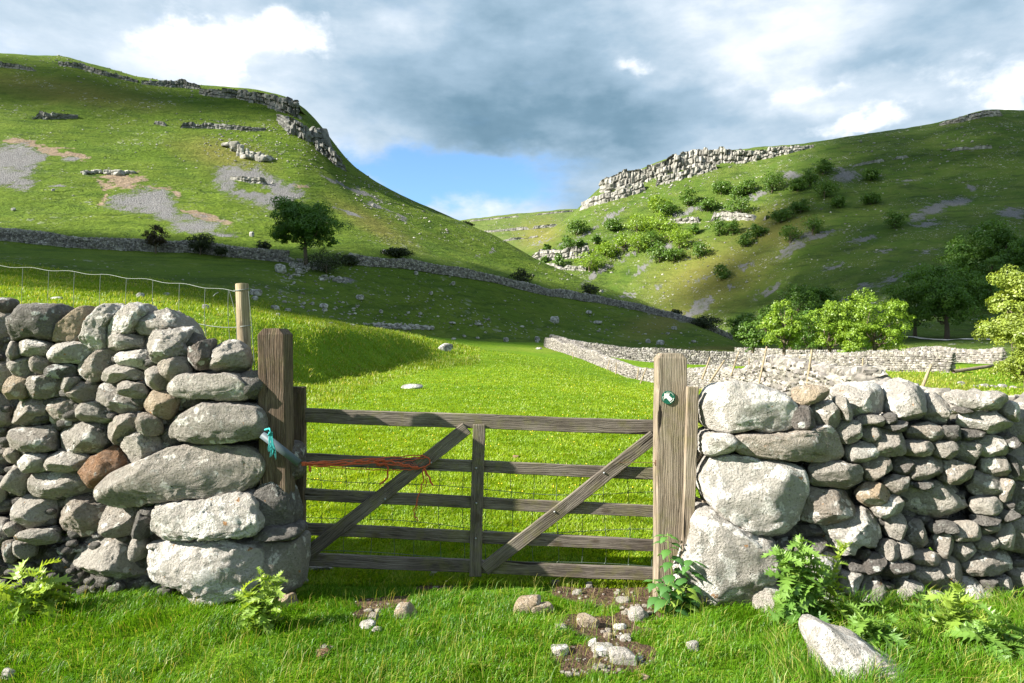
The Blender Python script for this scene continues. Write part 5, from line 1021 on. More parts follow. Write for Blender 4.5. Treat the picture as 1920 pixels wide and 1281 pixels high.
def tree(name, label, cat, px, pyb, Y, top, wpx, mat, nl, seed, group=None, trunk=.22, lobes=None, leafpx=3.2, flat=1.0, clump=.20, gapy=.0, bark=None, shape=1.0, ground=True):
    rs = np.random.default_rng(seed); sc = Y/F; Ht = (pyb-top)*sc; Wd = wpx*sc; X = (px-CX)/F*Y; z0 = H1(X, Y) if ground else P(px, pyb, Y).z
    zt = P(px, top, Y).z; Ht = max(zt-z0, Ht*.5); root = empty(name, (X, Y, z0)); tag(root, label, cat, group)
    z1 = Ht*trunk; ch = Ht-z1; cen = np.array([0, 0, z1+ch*.5])
    nlb = lobes or max(5, int(9*(Wd/ch)))
    lob = []
    for k in range(nlb*4):
        d = rs.normal(size=3); d /= np.linalg.norm(d); r_ = rs.uniform(.35,.98)
        p = cen+d*np.array([Wd/2, Wd/2, ch/2])*r_; hz = (p[2]-z1)/ch; w_ = 1-.45*max(0, hz-.6)/.4*shape; p[:2] *= w_
        lob.append((p, rs.uniform(.55,1)*clump*(Wd+ch)/2*1.2))
    nC = len(lob); per = max(20, nl//nC); Cs, Ns, Ts = [], [], []
    for (p, r_) in lob:
        # each lobe carries a handful of sprays
        ns = 9
        for j in range(ns):
            d = rs.normal(size=3); d /= np.linalg.norm(d); d[2] = abs(d[2])*.9-.25; q = p+d*r_*rs.uniform(.55,1.05); rr_ = r_*rs.uniform(.28,.5); m_ = max(3, per//ns)
            e = rs.normal(size=(m_,3)); e /= np.linalg.norm(e, axis=1)[:,None]; rad = rr_*rs.uniform(.3,1.0,(m_,1))**.6; c = q+e*rad*(1,1,.75); 
            out = (c-cen)/np.array([Wd/2,Wd/2,ch/2]); Cs.append(c); Ns.append(e*.8+out*.5+np.array([0,0,.35])); t = rs.uniform(0,1); Ts.append(np.column_stack([np.clip(t*.6+rs.uniform(0,.4,m_),0,1), np.full(m_, rs.uniform(0,1)**2), np.zeros(m_)]))
    C_ = np.concatenate(Cs); N_ = np.concatenate(Ns); T_ = np.concatenate(Ts); zmin = .03*Ht; k = C_[:,2] > zmin; C_, N_, T_ = C_[k], N_[k], T_[k]
    V, F4, T4 = leaves(C_, N_, leafpx*sc, rs, T_)
    npmesh('crown', V, [F4], mat, root, None, True, {'tint': T4})
    b_ = MB(); r0 = max(Ht*.028, .05); segs = 7
    trunk_pts = [(math.sin(i*1.1+seed)*r0*.22, math.cos(i*.9+seed)*r0*.22, -.2+(z1+ch*.45+.2)*i/segs) for i in range(segs+1)]
    b_.tube(trunk_pts, np.linspace(r0*1.25, r0*.5, segs+1), 8)
    for k in range(min(9, nC)):
        p, r_ = lob[int(rs.integers(nC))]; t = rs.uniform(.45,.9); s0 = np.array(trunk_pts[int(t*segs)]); mid = (s0+p)/2+rs.normal(size=3)*r_*.25-np.array([0,0,.05*ch]); b_.tube([s0, s0*.55+mid*.45, mid, p], [r0*.5, r0*.42, r0*.3, r0*.1], 6)
    b_.build('trunk', bark or M_bark, root); return root
g5 = hit(573, 494); tree('ash_tree', 'big dark green tree standing alone in a gap of the hillside wall', 'tree', 573, 492, 109, 374, 128, L_ash, 30000, 7, None, .22, leafpx=3.0, clump=.23, shape=.5)
def bush(label, px, pyb, Y, top, w_, mat, nl, seed, group='thorn bushes along the hillside wall', **k): return tree('hawthorn_bush', label, 'bush', px, pyb, Y, top, w_, mat, nl, seed, group, k.pop('trunk',.18), leafpx=2.6, clump=.24, **k)
bush('dark reddish thorn bush at the hillside wall, leftmost of the bushes', 292, 470, 105, 422, 42, L_red, 2600, 21)
bush('dark green thorn bush beside the wall, second from the left', 376, 482, 106, 436, 50, L_haw, 2600, 22, trunk=.1)
bush('small bush beside the dark thorn bush at the wall', 415, 488, 106, 461, 26, L_haw, 900, 23)
bush('small bush just above the wall left of the ash tree', 496, 474, 116, 452, 30, L_haw, 1100, 24)
bush('low dark bush below the crown of the ash tree', 612, 512, 106, 472, 78, L_haw, 3000, 25, trunk=.05)
bush('low dark bush right of the ash trunk', 655, 500, 114, 478, 36, L_haw, 900, 26, trunk=.05)
bush('flat topped bush above the wall right of the ash tree', 745, 492, 130, 467, 56, L_haw, 2400, 27, trunk=.1)
bush('round dark bush at the wall in the middle of the slope', 978, 529, 147, 505, 44, L_haw, 1800, 28, trunk=.1)
bush('small dark bush at the wall near the ridge end', 1106, 555, 163, 530, 34, L_haw, 1300, 29, trunk=.1)
bush('long dark bush at the lower end of the hillside wall', 1325, 640, 176, 592, 62, L_haw, 3000, 30, trunk=.02)
bush('tiny bush on the crest of the left ridge', 874, 431, 232, 418, 26, L_haw, 700, 31, trunk=.02)
bush('tiny bush beside the lower end of the wall', 1268, 592, 190, 580, 20, L_haw, 500, 32, trunk=.02)
tree('ash_tree', 'low leafy growth under the near pale tree at the right edge', 'tree', 1925, 740, 33, 590, 110, L_pale, 14000, 47, None, .0, leafpx=4.0, clump=.22)
TG = 'sunlit trees beyond the walls'
tree('small_tree', 'small dull green tree, leftmost of the sunlit row', 'tree', 1412, 668, 78, 598, 52, L_mid, 3600, 41, TG, .18)
tree('sycamore_tree', 'sunlit yellow green tree with a thin trunk, left of the row', 'tree', 1470, 672, 72, 565, 80, L_lit, 7500, 42, TG, .22)
tree('sycamore_tree', 'sunlit yellow green tree in the middle of the row', 'tree', 1555, 672, 71, 566, 90, L_lit, 8500, 43, TG, .14)
tree('sycamore_tree', 'tallest broad sunlit tree of the row', 'tree', 1640, 680, 70, 540, 112, L_lit, 13000, 44, TG, .08)
tree('sycamore_tree', 'low sunlit tree pressed against the tallest one', 'tree', 1603, 680, 68.5, 592, 62, L_lit, 5000, 45, TG, .08)
tree('ash_tree', 'near pale yellow green tree cut by the right edge', 'tree', 1950, 735, 34, 462, 165, L_pale, 34000, 46, None, .0, leafpx=4.2, clump=.17)
DG = 'shaded trees at the foot of the right hill'
tree('oak_tree', 'broad shaded tree with a visible trunk right of the sunlit row', 'tree', 1775, 640, 118, 492, 176, L_dark, 26000, 51, DG, .12, leafpx=3.4)
tree('oak_tree', 'dark tree rising highest behind the broad shaded one', 'tree', 1858, 640, 150, 413, 170, L_dark, 26000, 52, DG, .05, leafpx=3.4)
tree('oak_tree', 'dark tree at the right edge behind the pale one', 'tree', 1945, 640, 140, 432, 120, L_dark, 14000, 53, DG, .05, leafpx=3.4)
tree('oak_tree', 'small dark tree between the tallest sunlit tree and the broad shaded one', 'tree', 1716, 640, 125, 520, 80, L_dark, 5000, 54, DG, .05)
tree('alder_tree', 'round shaded tree behind the gap of the sunlit row', 'tree', 1482, 650, 112, 522, 92, L_mid, 8000, 55, DG, .05)
tree('alder_tree', 'shaded tree between the middle and tallest sunlit trees', 'tree', 1538, 650, 116, 534, 86, L_mid, 7000, 56, DG, .05)
tree('alder_tree', 'small shaded tree just left of the tallest sunlit tree', 'tree', 1585, 650, 110, 545, 54, L_mid, 4000, 57, DG, .05)
tree('alder_tree', 'dark low tree behind the leftmost sunlit tree', 'tree', 1440, 655, 118, 566, 70, L_dark, 5000, 58, DG, .03)
tree('alder_tree', 'darkest low tree at the left end of the wood', 'tree', 1398, 655, 128, 575, 62, L_dark, 4500, 59, DG, .02)
tree('alder_tree', 'dark low trees behind the second sunlit tree', 'tree', 1515, 650, 104, 585, 70, L_dark, 4000, 60, DG, .02)
HB = [(330,510,25,35,1),(400,498,55,50,1),(322,545,20,20,1),(370,550,25,45,1),(430,440,60,45,0),(440,490,22,20,1),(495,480,25,30,1),(550,430,60,40,0),(470,555,75,60,2),(530,515,75,45,2),(585,490,55,55,2),(630,425,75,65,2),(700,365,75,55,2),(730,380,55,45,0),(705,425,75,55,2),(635,490,75,65,2),(680,480,65,55,0),(740,455,65,65,2),(770,480,75,65,2),(705,525,65,55,0),(755,530,65,45,0),(800,340,55,55,0),(840,515,55,50,0),(820,445,30,35,1),(865,365,60,40,0),(910,308,62,42,0),(905,440,50,48,0),(950,438,50,48,0),(975,370,85,62,0),(1000,305,55,45,0),(965,320,45,35,0),(1080,290,72,60,0),(990,480,48,48,0),(1030,450,48,45,0),(1140,460,62,58,0),(1165,300,55,35,0),(1205,275,55,48,0),(1250,240,55,44,0),(1255,315,74,50,0),(1175,370,55,40,0),(1110,400,62,45,0),(1215,430,55,62,0),(1300,355,48,34,0),(1410,265,55,35,0),(1410,345,54,34,0),(1490,415,62,52,0),(910,590,48,46,0)]
BL_ = {1:'dark bush clinging to the low pale cliffs of the right hill',2:'bright green sunlit bush on the slope below the long pale cliff',0:'round green bush growing on the right hillside'}
for k, (cx, cy, w_, h_, t) in enumerate(HB):
    x = 840+cx*.5625; y = 180+cy*.5625; w_ *= .5625*1.15; h_ *= .5625*1.25; gp = hit(x, y+h_*.42, 150)
    lab = BL_[t]
    if k == 45: lab = 'lone round bush farthest right on the right hillside'
    if k == 46: lab = 'lone dim bush low on the right hillside, above the sunlit row'
    if k == 31: lab = 'largest bush of the upper row beside the grey scree'
    if k == 4: lab = 'pale bush highest on the spur, nearest the second cliff band'
    r_ = tree('hillside_bush', lab, 'bush', x, y+h_*.5, gp.y, y-h_*.5, w_, (L_mid, L_dark, L_lit)[t], 900 if t != 2 else 1200, 300+k, 'bushes on the right hillside', .04, leafpx=2.8, clump=.26)
    r_.location.z = gp.z-.3
# ================================================================ UNSEEN CLOUDS added to shade the slopes
m, n = material('opaque shade cloud'); n.out(n.bsdf((.9,.9,.92), 1, None, 0)); M_cl = m
def cloud(label, polys, r_, dist, seed, dens=1.0, skip=0.0):
    """out-of-view puffs added towards the sun, laid out from the ground they shade"""
    rs = np.random.default_rng(seed); D, Fc = ICO[2]; b_ = MB()
    for poly in polys:
        G = np.array([hit(x, y, 12)[:] for x, y in poly]); lo, hi = G[:,:2].min(0), G[:,:2].max(0); gx, gy = np.meshgrid(np.arange(lo[0], hi[0]+r_, r_*1.05), np.arange(lo[1], hi[1]+r_, r_*1.05))
        gx, gy = gx.ravel()+rs.uniform(-.3,.3,gx.size)*r_, gy.ravel()+rs.uniform(-.3,.3,gx.size)*r_; ins = inpoly(gx, gy, [tuple(p) for p in G[:,:2]]); gx, gy = gx[ins], gy[ins]; gz = height(gx, gy)
        nz = noise2(gx/60, gy/60, 3, seed)
        for x, y, z, q in zip(gx, gy, gz, nz):
            if q < skip-1 if skip == 0 else q*.5+.5 < skip: continue
            rr_ = r_*rs.uniform(.75,1.15)*dens; V = D*rr_*np.array([1,1,.7])*(1+rs.uniform(-.15,.15,(len(D),1))); b_.add(V+np.array((x,y,z))+np.array(SUN)*(dist+rs.uniform(-.5,.5)*r_), Fc)
    o = b_.build('shade_clouds', M_cl, origin=tuple(np.array(SUN)*dist)); tag(o, label, kind='stuff'); return o
cloud('unseen cloud bank added to shade the slope below the hillside wall', [[(-300,440),(0,436),(300,452),(560,480),(800,494),(1000,534),(1290,600),(1410,645),(1420,660),(1030,648),(860,634),(640,606),(480,578),(250,556),(0,515),(-300,500)]], 6.5, 900, 3)
cloud('unseen cloud bank added to shade the right hill', [[(1545,262),(1500,330),(1440,400),(1350,480),(1270,545),(1300,590),(1420,612),(1500,600),(2300,600),(2300,180),(1950,190),(1800,215),(1650,245)]], 15, 3600, 4, .76)
cloud('unseen cloud bank added to shade the trees and grass at the foot of the right hill', [[(1370,650),(1370,615),(1500,600),(2300,590),(2300,646),(1900,646),(1700,648),(1560,650)]], 8, 1000, 6, .74)
cloud('thin unseen cloud added to dim the top of the left hill', [[(-300,60),(0,110),(250,152),(450,180),(560,200),(520,225),(300,205),(0,195),(-300,200)]], 11, 2600, 5, .8, .38)
# ================================================================ GRASS AND FOREGROUND PLANTS
def blade_mat(name, a, b, c, tr=.4):
    m, n = material(name); at_ = n.sep(n.attr('tint').outputs['Color'])
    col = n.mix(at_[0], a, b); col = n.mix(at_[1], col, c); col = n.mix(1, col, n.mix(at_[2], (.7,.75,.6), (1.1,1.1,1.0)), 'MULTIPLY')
    d = n.new('ShaderNodeBsdfDiffuse'); n.put(d.inputs[0], col); t = n.new('ShaderNodeBsdfTranslucent'); n.put(t.inputs[0], n.mix(1, col, (1.45,1.3,.6), 'MULTIPLY')); gl = n.new('ShaderNodeBsdfGlossy'); gl.inputs['Roughness'].default_value = .4; n.put(gl.inputs[0], (.6,.6,.6))
    ms = n.new('ShaderNodeMixShader'); ms.inputs[0].default_value = tr; n.l.new(d.outputs[0], ms.inputs[1]); n.l.new(t.outputs[0], ms.inputs[2])
    m2 = n.new('ShaderNodeMixShader'); m2.inputs[0].default_value = .02; n.l.new(ms.outputs[0], m2.inputs[1]); n.l.new(gl.outputs[0], m2.inputs[2]); n.out(m2.outputs[0]); return m
M_gr = blade_mat('lawn blades', (.034,.125,.006), (.145,.295,.013), (.42,.38,.12)); M_gm = blade_mat('meadow blades', (.125,.228,.009), (.255,.355,.016), (.38,.35,.10)); M_rush = blade_mat('rough bank grass', (.125,.21,.013), (.22,.30,.03), (.42,.38,.15))
def grass(name, label, X, Y, hgt, wid, mat, seed, lean=.6, straw=.05, parent=None):
    rs = np.random.default_rng(seed); N = len(X); Z = height(X, Y)-.004; r_ = np.hypot(X, Y)
    cl = noise2(X/.11, Y/.11, 2, seed)*.5+.5 if N else np.zeros(0); h = hgt*rs.uniform(.45,1.25,N)*(.55+.9*cl); wd = wid*rs.uniform(.7,1.3,N)
    a = rs.uniform(0, 2*math.pi, N); la = noise2(X/.25, Y/.25, 2, seed+3)*5+rs.uniform(-1.1,1.1,N); ln = h*lean*rs.uniform(.2,1.3,N)
    wx, wy_ = np.cos(a)*wd/2, np.sin(a)*wd/2; lx, ly = np.cos(la)*ln, np.sin(la)*ln
    V = np.empty((N,5,3)); V[:,0] = np.stack([X-wx, Y-wy_, Z], 1); V[:,1] = np.stack([X+wx, Y+wy_, Z], 1)
    V[:,2] = np.stack([X+wx*.8+lx*.35, Y+wy_*.8+ly*.35, Z+h*.6], 1); V[:,3] = np.stack([X-wx*.8+lx*.35, Y-wy_*.8+ly*.35, Z+h*.6], 1); V[:,4] = np.stack([X+lx, Y+ly, Z+h*(1-.25*lean)], 1)
    base = np.arange(N)[:,None]*5; F4 = base+np.array([0,1,2,3]); F3 = base+np.array([3,2,4])
    pat = np.clip(noise2(X/.9, Y/.9, 3, seed+7)*.9+noise2(X/5, Y/5, 3, seed+8)*.8+.5, 0, 1); c0 = np.clip(pat*.6+rs.uniform(0,.5,N), 0, 1); c1 = (rs.uniform(0,1,N) < straw*(.4+1.6*pat))*rs.uniform(.4,1,N)
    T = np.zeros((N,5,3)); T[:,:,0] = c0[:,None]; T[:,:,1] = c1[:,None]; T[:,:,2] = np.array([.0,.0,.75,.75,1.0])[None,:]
    o = npmesh(name, V.reshape(-1,3), [F4, F3], mat, parent, None, True, {'tint': T.reshape(-1,3)})
    if not parent: tag(o, label, kind='stuff')
    return o
def pick(N, y0, y1, x0, x1, seed, power=1.0, ymax=None):
    """points evenly spread over the ground as seen on foot: more per metre near by"""
    rs = np.random.default_rng(seed); y = y0+(y1-y0)*rs.uniform(0,1,N)**power; x = rs.uniform(x0, x1, N); Y = (EYE+.03)*F/(y-CY); return (x-CX)/F*Y, Y
def wall_mask(X, Y):
    lw = (X < -1.30) & (Y > 4.0+.32*np.clip((430-(CX+F*X/Y))/430,0,1)) & (Y < 4.5+.3*np.clip((-1.3-X)/1.5,0,1)); rw = (X > 1.07) & (Y > 3.97) & (Y < 4.6); return ~(lw | rw)
X, Y = pick(230000, 935, 1370, -160, 2080, 1); k = (soil(X, Y) > .95) & wall_mask(X, Y); X, Y = X[k], Y[k]
k = ~((np.abs(X) < 1.2) & (Y > 4.25)); near_h = .033*np.ones(len(X))*(1+.9*noise2(X/.45, Y/.45, 3, 91)); 
# longer at the wall feet and on the right, cropped on the hummock
foot = np.exp(-((Y-3.72)/.16)**2)*((X < -1.2) | (X > 1.05)); near_h += foot*.035 + .03*smooth((X-1.5)/1.0)*(Y < 3.8)
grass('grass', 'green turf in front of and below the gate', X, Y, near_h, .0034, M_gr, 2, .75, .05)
X, Y = pick(60000, 1060, 1370, -160, 2080, 25); nn_ = noise2(X/.30, Y/.22, 3, 92); k = (nn_ > .12) & (soil(X, Y) > 1.1) & wall_mask(X, Y); X, Y, nn_ = X[k], Y[k], nn_[k]  # extra clumps, added so the foreground turf reads darker
grass('grass', 'thicker clumps added to darken the turf before the gate', X, Y, .042+.09*np.clip(nn_-.1, 0, .5), .0036, M_gr, 26, .95, .08)
X, Y = pick(20000, 1080, 1370, 1450, 2080, 5); grass('grass', 'longer grass at the foot of the right wall', X, Y, .13, .0034, M_gr, 6, .8, .14)
X, Y = pick(9000, 1060, 1370, -160, 2080, 15); grass('grass', 'thin taller stalks standing out of the turf', X, Y, .105, .0020, M_gr, 16, .7, .35)
# the meadow beyond the gate: grazed, blades widen with distance into tufts
X, Y = pick(340000, 662, 1075, 420, 1420, 8, 1.15); k = (Y > 4.25) & (Y < 70) & wall_mask(X, Y); X, Y = X[k], Y[k]
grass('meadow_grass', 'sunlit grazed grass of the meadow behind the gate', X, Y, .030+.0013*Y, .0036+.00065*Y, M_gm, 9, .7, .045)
X, Y = pick(60000, 655, 850, 1290, 2080, 12, 1.0); k = (Y > 5) & (Y < 60) & ~((X-1.1 > 0) & (Y < 5)); X, Y = X[k], Y[k]
grass('meadow_grass', 'grass on the right of the meadow, turning straw coloured by the stream', X, Y, .05+.003*Y, .004+.0010*Y, M_gm, 13, .7, .5)
# rough grass of the left bank and terrace
rs = np.random.default_rng(21); N = 120000; xx = rs.uniform(-150, 900, N); Yb = np.exp(rs.uniform(math.log(10), math.log(75), N)); X = (xx-CX)/F*Yb; Y = Yb
Zt = height(X, Y); ys = CY-F*(Zt-EYE)/Y; k = (ys < 760) & (xx < 500+ (Yb*9)); X, Y = X[k], Y[k]
bk = smooth((noise2(X/1.1, Y/1.1, 3, 44)+.35)/.5)
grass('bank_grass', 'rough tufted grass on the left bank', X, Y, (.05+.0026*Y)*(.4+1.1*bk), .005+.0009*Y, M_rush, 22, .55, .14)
# small yellow flowers in the meadow
X, Y = pick(200, 700, 930, 560, 1230, 30); D, Fc = ICO[1]; b_ = MB()
for x, y in zip(X, Y):
    if y > 40: continue
    b_.add(D*np.array([.006,.006,.004])*(1+y*.07)+(x, y, H1(x, y)+.055+y*.002), Fc)
m, n = material('buttercup yellow'); n.out(n.bsdf((.75,.55,.03), .6)); tag(b_.build('buttercup_flowers', m), 'scattered tiny yellow buttercups in the meadow', kind='stuff')
# ---------------------------------------------------------------- thistles and nettles
L_th = leaf_mat('thistle leaves', (.13,.25,.03), (.30,.42,.07), .4); L_th2 = leaf_mat('dark thistle leaves', (.06,.17,.025), (.17,.30,.05), .35); L_net = leaf_mat('nettle leaves', (.035,.13,.045), (.12,.27,.05), .35)
m, n = material('plant stem'); n.out(n.bsdf((.16,.24,.05), .6)); M_stem = m
def spiny_leaf(L, w_, rs, droop):
    """midrib with paired spiny lobes"""
    nl = 5; V = []; F = []; T = []
    def pt(t, s, up=0): return np.array([t*L, s, -droop*L*t*t+.18*L*t+up])
    for k in range(nl):
        t0, t1, tm = k/nl, (k+1)/nl, (k+.75)/nl; wl = w_*(1-.55*t0)*rs.uniform(.8,1.2)
        for sg in (-1,1):
            i = len(V); V += [pt(t0,0), pt(t0+.12/nl, sg*wl*.25), pt(tm+.10, sg*wl, w_*rs.uniform(.1,.5)), pt(tm+.02, sg*wl*.35), pt(tm+.22, sg*wl*.5, w_*.25), pt(t1, 0)]
            F += [(i,i+1,i+3),(i+1,i+2,i+3),(i,i+3,i+5),(i+3,i+4,i+5)]
    i = len(V); V += [pt(.9,-w_*.12), pt(.9,w_*.12), pt(1.12,0)]; F.append((i,i+1,i+2)); return np.array(V), np.array(F)
def thistle(label, px, py, hpx, wpx, seed, mat, Y=None, stems=3, dense=1.0, group='thistles along the wall feet', lean=0):
    rs = np.random.default_rng(seed); gp = hit(px, py) if Y is None else Vector(((px-CX)/F*Y, Y, H1((px-CX)/F*Y, Y))); sc = gp.y/F; Hh = hpx*sc; W = wpx*sc; root = empty('thistle_plant', gp); tag(root, label, 'thistle', group)
    b_ = MB(); lv = MB()
    for s in range(stems):
        a = rs.uniform(-1,1)*W*.5 if s else lean*W; h_ = Hh*(1 if s == 0 else rs.uniform(.35,.85)); tip = np.array([a, rs.uniform(-.04,.04), h_]); pts = [np.array([0,0,-.03])*1.0, np.array([a*.25,0,h_*.4]), tip]; 
        T = np.linspace(0,1,12); pp = [pts[0]*(1-t)**2+2*pts[1]*t*(1-t)+pts[2]*t*t for t in T]; b_.tube(pp, np.linspace(.0055,.0025,12), 6)
        nlv = int(20*dense*h_/.25)
        for k in range(nlv):
            t = (k+.5)/nlv; p = pts[0]*(1-t)**2+2*pts[1]*t*(1-t)+pts[2]*t*t; ang = k*2.4+rs.uniform(-.3,.3); L = (W*.30*(1-.45*t)+.018)*rs.uniform(.55,1.3); V, Fc = spiny_leaf(L, L*.55, rs, rs.uniform(.2,1.1))
            el = -.1+.8*t+rs.uniform(-.45,.45); tw = rs.uniform(-.9,.9); V = np.stack([V[:,0], V[:,1]*math.cos(tw)-V[:,2]*math.sin(tw), V[:,1]*math.sin(tw)+V[:,2]*math.cos(tw)], 1); ca, sa = math.cos(el), math.sin(el); V = np.stack([V[:,0]*ca-V[:,2]*sa, V[:,1], V[:,0]*sa+V[:,2]*ca], 1)
            c, s_ = math.cos(ang), math.sin(ang); V = np.stack([V[:,0]*c-V[:,1]*s_, V[:,0]*s_+V[:,1]*c, V[:,2]], 1)+p; lv.add(V, Fc, None, (np.clip(t+rs.uniform(-.2,.2),0,1), rs.uniform(0,.5)*(1-t), 0))
    b_.build('stem', M_stem, root); lv.build('foliage', mat, root, smoothf=False, color=True); return root
thistle('bushy thistle in front of the left wall at the left edge', 72, 1088, 88, 150, 1, L_th, Y=3.80, stems=6)
thistle('upright thistle against the white base stone of the left wall end', 492, 1165, 112, 95, 2, L_th, Y=3.62, stems=5, dense=1.3)
thistle('tallest thistle, at the right wall end beside the fallen stone', 1500, 1205, 172, 120, 3, L_th2, Y=3.58, stems=5, dense=1.25, lean=-.05)
thistle('thistle with an arching stem in front of the white faced stone', 1545, 1180, 150, 110, 4, L_th, Y=3.62, stems=2, lean=.35)
thistle('broad thistle on the right in front of the mossy stone', 1660, 1250, 95, 130, 5, L_th2, Y=3.30, stems=5)
thistle('pale thistle standing in the long grass below the right wall', 1800, 1215, 100, 140, 6, L_th, Y=3.42, stems=6)
thistle('low thistle at the bottom right corner', 1870, 1275, 80, 150, 7, L_th2, Y=3.25, stems=5)
thistle('small thistle left of the mossy stone', 1735, 1200, 60, 90, 8, L_th2, Y=3.55, stems=4)
def nettle(label, px, py, hpx, seed, Y, sets, mat=L_net, lean=0):
    rs = np.random.default_rng(seed); X0 = (px-CX)/F*Y; z0 = H1(X0, Y); sc = Y/F; Hh = hpx*sc; root = empty('nettle_plant', (X0, Y, z0)); tag(root, label, 'nettle', 'nettles at the pale gate post'); b_ = MB(); lv = MB()
    pts = [np.array([lean*Hh*t*t+.008*math.sin(t*7), -.02*t, Hh*t]) for t in np.linspace(0,1,12)]; b_.tube(pts, np.linspace(.0045,.002,12), 6)
    for k in range(sets):
        t = .12+.88*(k+.5)/sets; p = np.array([lean*Hh*t*t, -.02*t, Hh*t]); L0 = .105*(1-.5*t)+.014
        for j in range(2 if k < sets-1 else 4):
            ang = k*1.57+j*math.pi*(1 if k < sets-1 else .5)+rs.uniform(-.35,.35)-.8; L = L0*rs.uniform(.8,1.15); w_ = L*.62; nn = 9; V = []; Fc = []
            for i in range(nn):
                u = i/(nn-1); ww = w_/2*math.sin(math.pi*min(1,u*.92+.08)**.75)*(1+.16*(i%2)) if 0 < i < nn-1 else .001; zz = .12*L*math.sin(u*2)-.55*L*u*u; V += [(.02+u*L, -ww, zz-.18*ww), (.02+u*L, 0, zz+.02*L), (.02+u*L, ww, zz-.18*ww)]
            for i in range(nn-1): a = i*3; Fc += [(a,a+1,a+4,a+3),(a+1,a+2,a+5,a+4)]
            V = np.array(V); c, s_ = math.cos(ang), math.sin(ang); V = np.stack([V[:,0]*c-V[:,1]*s_, V[:,0]*s_+V[:,1]*c, V[:,2]], 1)+p; lv.add(V, None, Fc, (np.clip(rs.uniform(0,.5)+t*.5,0,1), rs.uniform(0,.35), 0)); b_.tube([p, p+np.array([c*.02, s_*.02, .003])], .0013, 4, False)
    b_.build('stem', M_stem, root); lv.build('leaves', mat, root, smoothf=True, color=True)
nettle('tallest nettle climbing the front of the pale gate post', 1262, 1120, 135, 1, 3.99, 10, lean=-.10)
nettle('bright nettle right of the tallest one at the post foot', 1285, 1130, 95, 2, 3.95, 7, lean=.10)
nettle('broad leaved nettle leaning left at the post foot', 1240, 1140, 62, 3, 3.90, 4, lean=-.28)
nettle('small pale nettle at the foot of the batten', 1275, 1145, 50, 4, 3.88, 4, L_th, lean=.2)
nettle('low nettle sprig between the post and the left nettle', 1252, 1150, 60, 5, 3.86, 4, lean=.0)
# ---------------------------------------------------------------- stones trodden into the ground
PS = [(760,1140,42,34,'rounded stone in the shade left of the gate middle','o'),(985,1128,58,34,'domed stone in the middle below the gate','o'),(1018,1138,44,20,'low stone beside the domed one','o'),(690,1168,32,16,'pale stone on the left of the path','w'),(702,1155,26,14,'smaller stone behind the pale left one','g'),(706,1180,20,8,'tiny flat stone in front of the pale left one','g'),
 (1103,1162,44,22,'flat topped stone on the right of the path','o'),(1163,1174,26,10,'small pale stone below the right gate end','w'),(1195,1150,34,24,'pale stone in the grass by the nettles','w'),(1050,1175,30,8,'thin stone sunk in the turf','w'),(1140,1190,20,12,'small stone in the soil patch','o'),(1112,1203,20,16,'knobbly small stone left of the cluster','w'),(1130,1216,44,16,'flat stone of the bottom cluster','w'),(1172,1195,22,10,'small stone right of the soil patch','w'),(1168,1226,58,24,'largest stone of the bottom cluster','w'),(1048,1218,40,12,'flat pale stone low in the middle','w'),(1208,1150,18,10,'little stone beside the nettles','w'),
 (1298,1208,26,20,'pale stone half hidden in grass at the right wall foot','w'),(1208,1268,20,8,'tiny flat stone at the bottom','o'),(605,1222,28,18,'lump of dark reddish earth in the left grass','b'),(600,1062,56,10,'flat stone just behind the gate on the left','g'),(812,1075,16,8,'small stone under the gate','g'),(1082,1110,20,8,'stone under the right half of the gate','g'),(1105,1096,16,10,'upright small stone behind the gate bottom','g'),(1040,1092,20,10,'grey stone under the bottom rail','d'),(1170,1125,30,8,'flat stone at the rear of the soil','g'),(565,1088,26,12,'small stone by the foot of the gate stile','g'),(14,1262,22,18,'pale pebble at the bottom left corner','w'),(1245,1100,20,12,'dark stone beside the post foot','d'),(968,856,14,7,'tiny brown stone in the meadow seen through the gate','b')]
for k, (x, y, w_, h_, lab, mt) in enumerate(PS):
    boulder('path_stone', lab, 'stone', x, y+h_*.45, w_*.98, h_*.82, None, MATS[mt], 700+k, sink=.6, cuts=13, boxy=.42, rough=.07, group='stones trodden into the gateway')
# loose bits of gravel in the bare soil
rs = np.random.default_rng(61); b_ = MB(); D, Fc = ICO[2]
for (a, b2, c_, d_) in soil_g:
    for k in range(12):
        t = rs.uniform(0, 6.28); r_ = math.sqrt(rs.uniform(0,1))*.9; x, y = a+math.cos(t)*r_*c_, b2+math.sin(t)*r_*d_; s_ = .005+.016*rs.uniform(0,1)**3; V = np.sign(D)*np.abs(D)**.75*np.array([s_, s_*.9, s_*.55])*(1+rs.uniform(-.2,.2,(len(D),1))); b_.add(V+(x, y, H1(x, y)+s_*.2), Fc, None, (1,1,1))
tag(b_.build('gravel', M_st), 'bits of gravel lying in the bare soil of the gateway', kind='stuff')
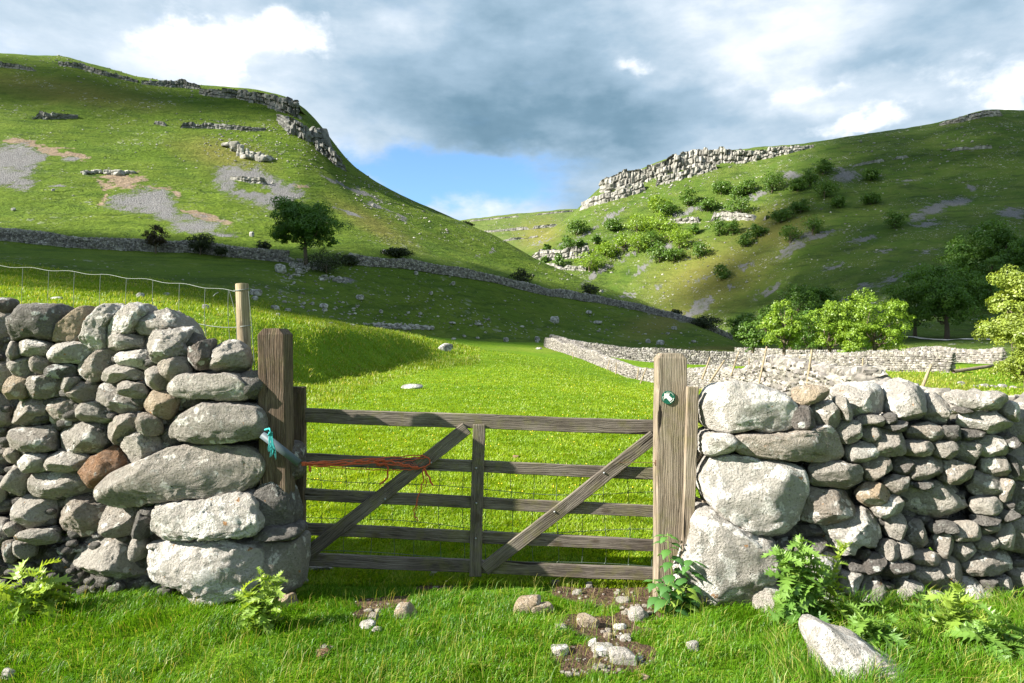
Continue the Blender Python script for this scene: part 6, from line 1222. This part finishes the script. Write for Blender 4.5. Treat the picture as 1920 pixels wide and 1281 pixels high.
# ---------------------------------------------------------------- track, stream, footbridge pole
def ribbon(name, pts, wd, mat, kind='structure', dz=.02, n_=60):
    pts = np.array(pts, float); t = np.linspace(0, 1, len(pts)); tt = np.linspace(0, 1, n_); x = np.interp(tt, t, pts[:,0]); y = np.interp(tt, t, pts[:,1]); w_ = np.interp(tt, np.linspace(0,1,len(wd)), wd)
    dx, dy = np.gradient(x), np.gradient(y); L = np.hypot(dx, dy); nx, ny = -dy/L, dx/L; rows = []
    for k in np.linspace(-.5,.5,5): xx, yy = x+nx*w_*k, y+ny*w_*k; rows.append(np.stack([xx, yy, (height(xx, yy)+dz) if dz < 5 else np.full(n_, dz-10)], 1))
    V = np.concatenate(rows); F4 = [(j*n_+i, (j+1)*n_+i, (j+1)*n_+i+1, j*n_+i+1) for j in range(4) for i in range(n_-1)]; o = npmesh(name, V, [np.array(F4)[:, ::-1]], mat, None, None, True); tag(o, kind=kind); return o
m, n = material('pale track'); n.out(n.bsdf((.62,.58,.52), .95)); g1, g2 = hit(1700, 632, 60), hit(1870, 638, 60); ribbon('path', [(g1.x-6, g1.y+1), (g1.x, g1.y), ((g1.x+g2.x)/2, (g1.y+g2.y)/2), (g2.x, g2.y), (g2.x+14, g2.y-3)], [1.6]*3, m, dz=.12)
m, n = material('stream water'); g = n.new('ShaderNodeNewGeometry'); wv = n.noise(n.vmul(g.outputs['Position'], (1,2,1)), 3, 4, .6); n.out(n.bsdf((.07,.055,.04), .12, n.bump(wv, .4, .1), .5)); sx_ = np.linspace(22, 60, 8)
zst = float(height([27.],[37.])[0])+.22; ribbon('stream', [(x, 37+.12*(x-27)) for x in sx_], [2.8]*3, m, dz=10+zst)
roundpole(P(1788,697,40), P(1862,686,41), .11, .10, W_right, None, 'fallen_pole', 3, 8, 6); tag(bpy.context.scene.objects['fallen_pole'], 'long pole lying across the stream at the right', 'pole')
for k, (x, y, w_, h_) in enumerate([(1800,706,16,8),(1822,712,12,6),(1845,704,18,9),(1862,712,14,8),(1880,700,20,10),(1835,695,12,6),(1900,716,16,8)]): 
    gp = P(x, y, 38); o = boulder('stream_stone', 'stone on the stream bank by the fallen pole', 'stone', x, y, w_, h_, None, M_bl, 800+k, Y=38, sub=3, sink=.3, group='stones along the stream')
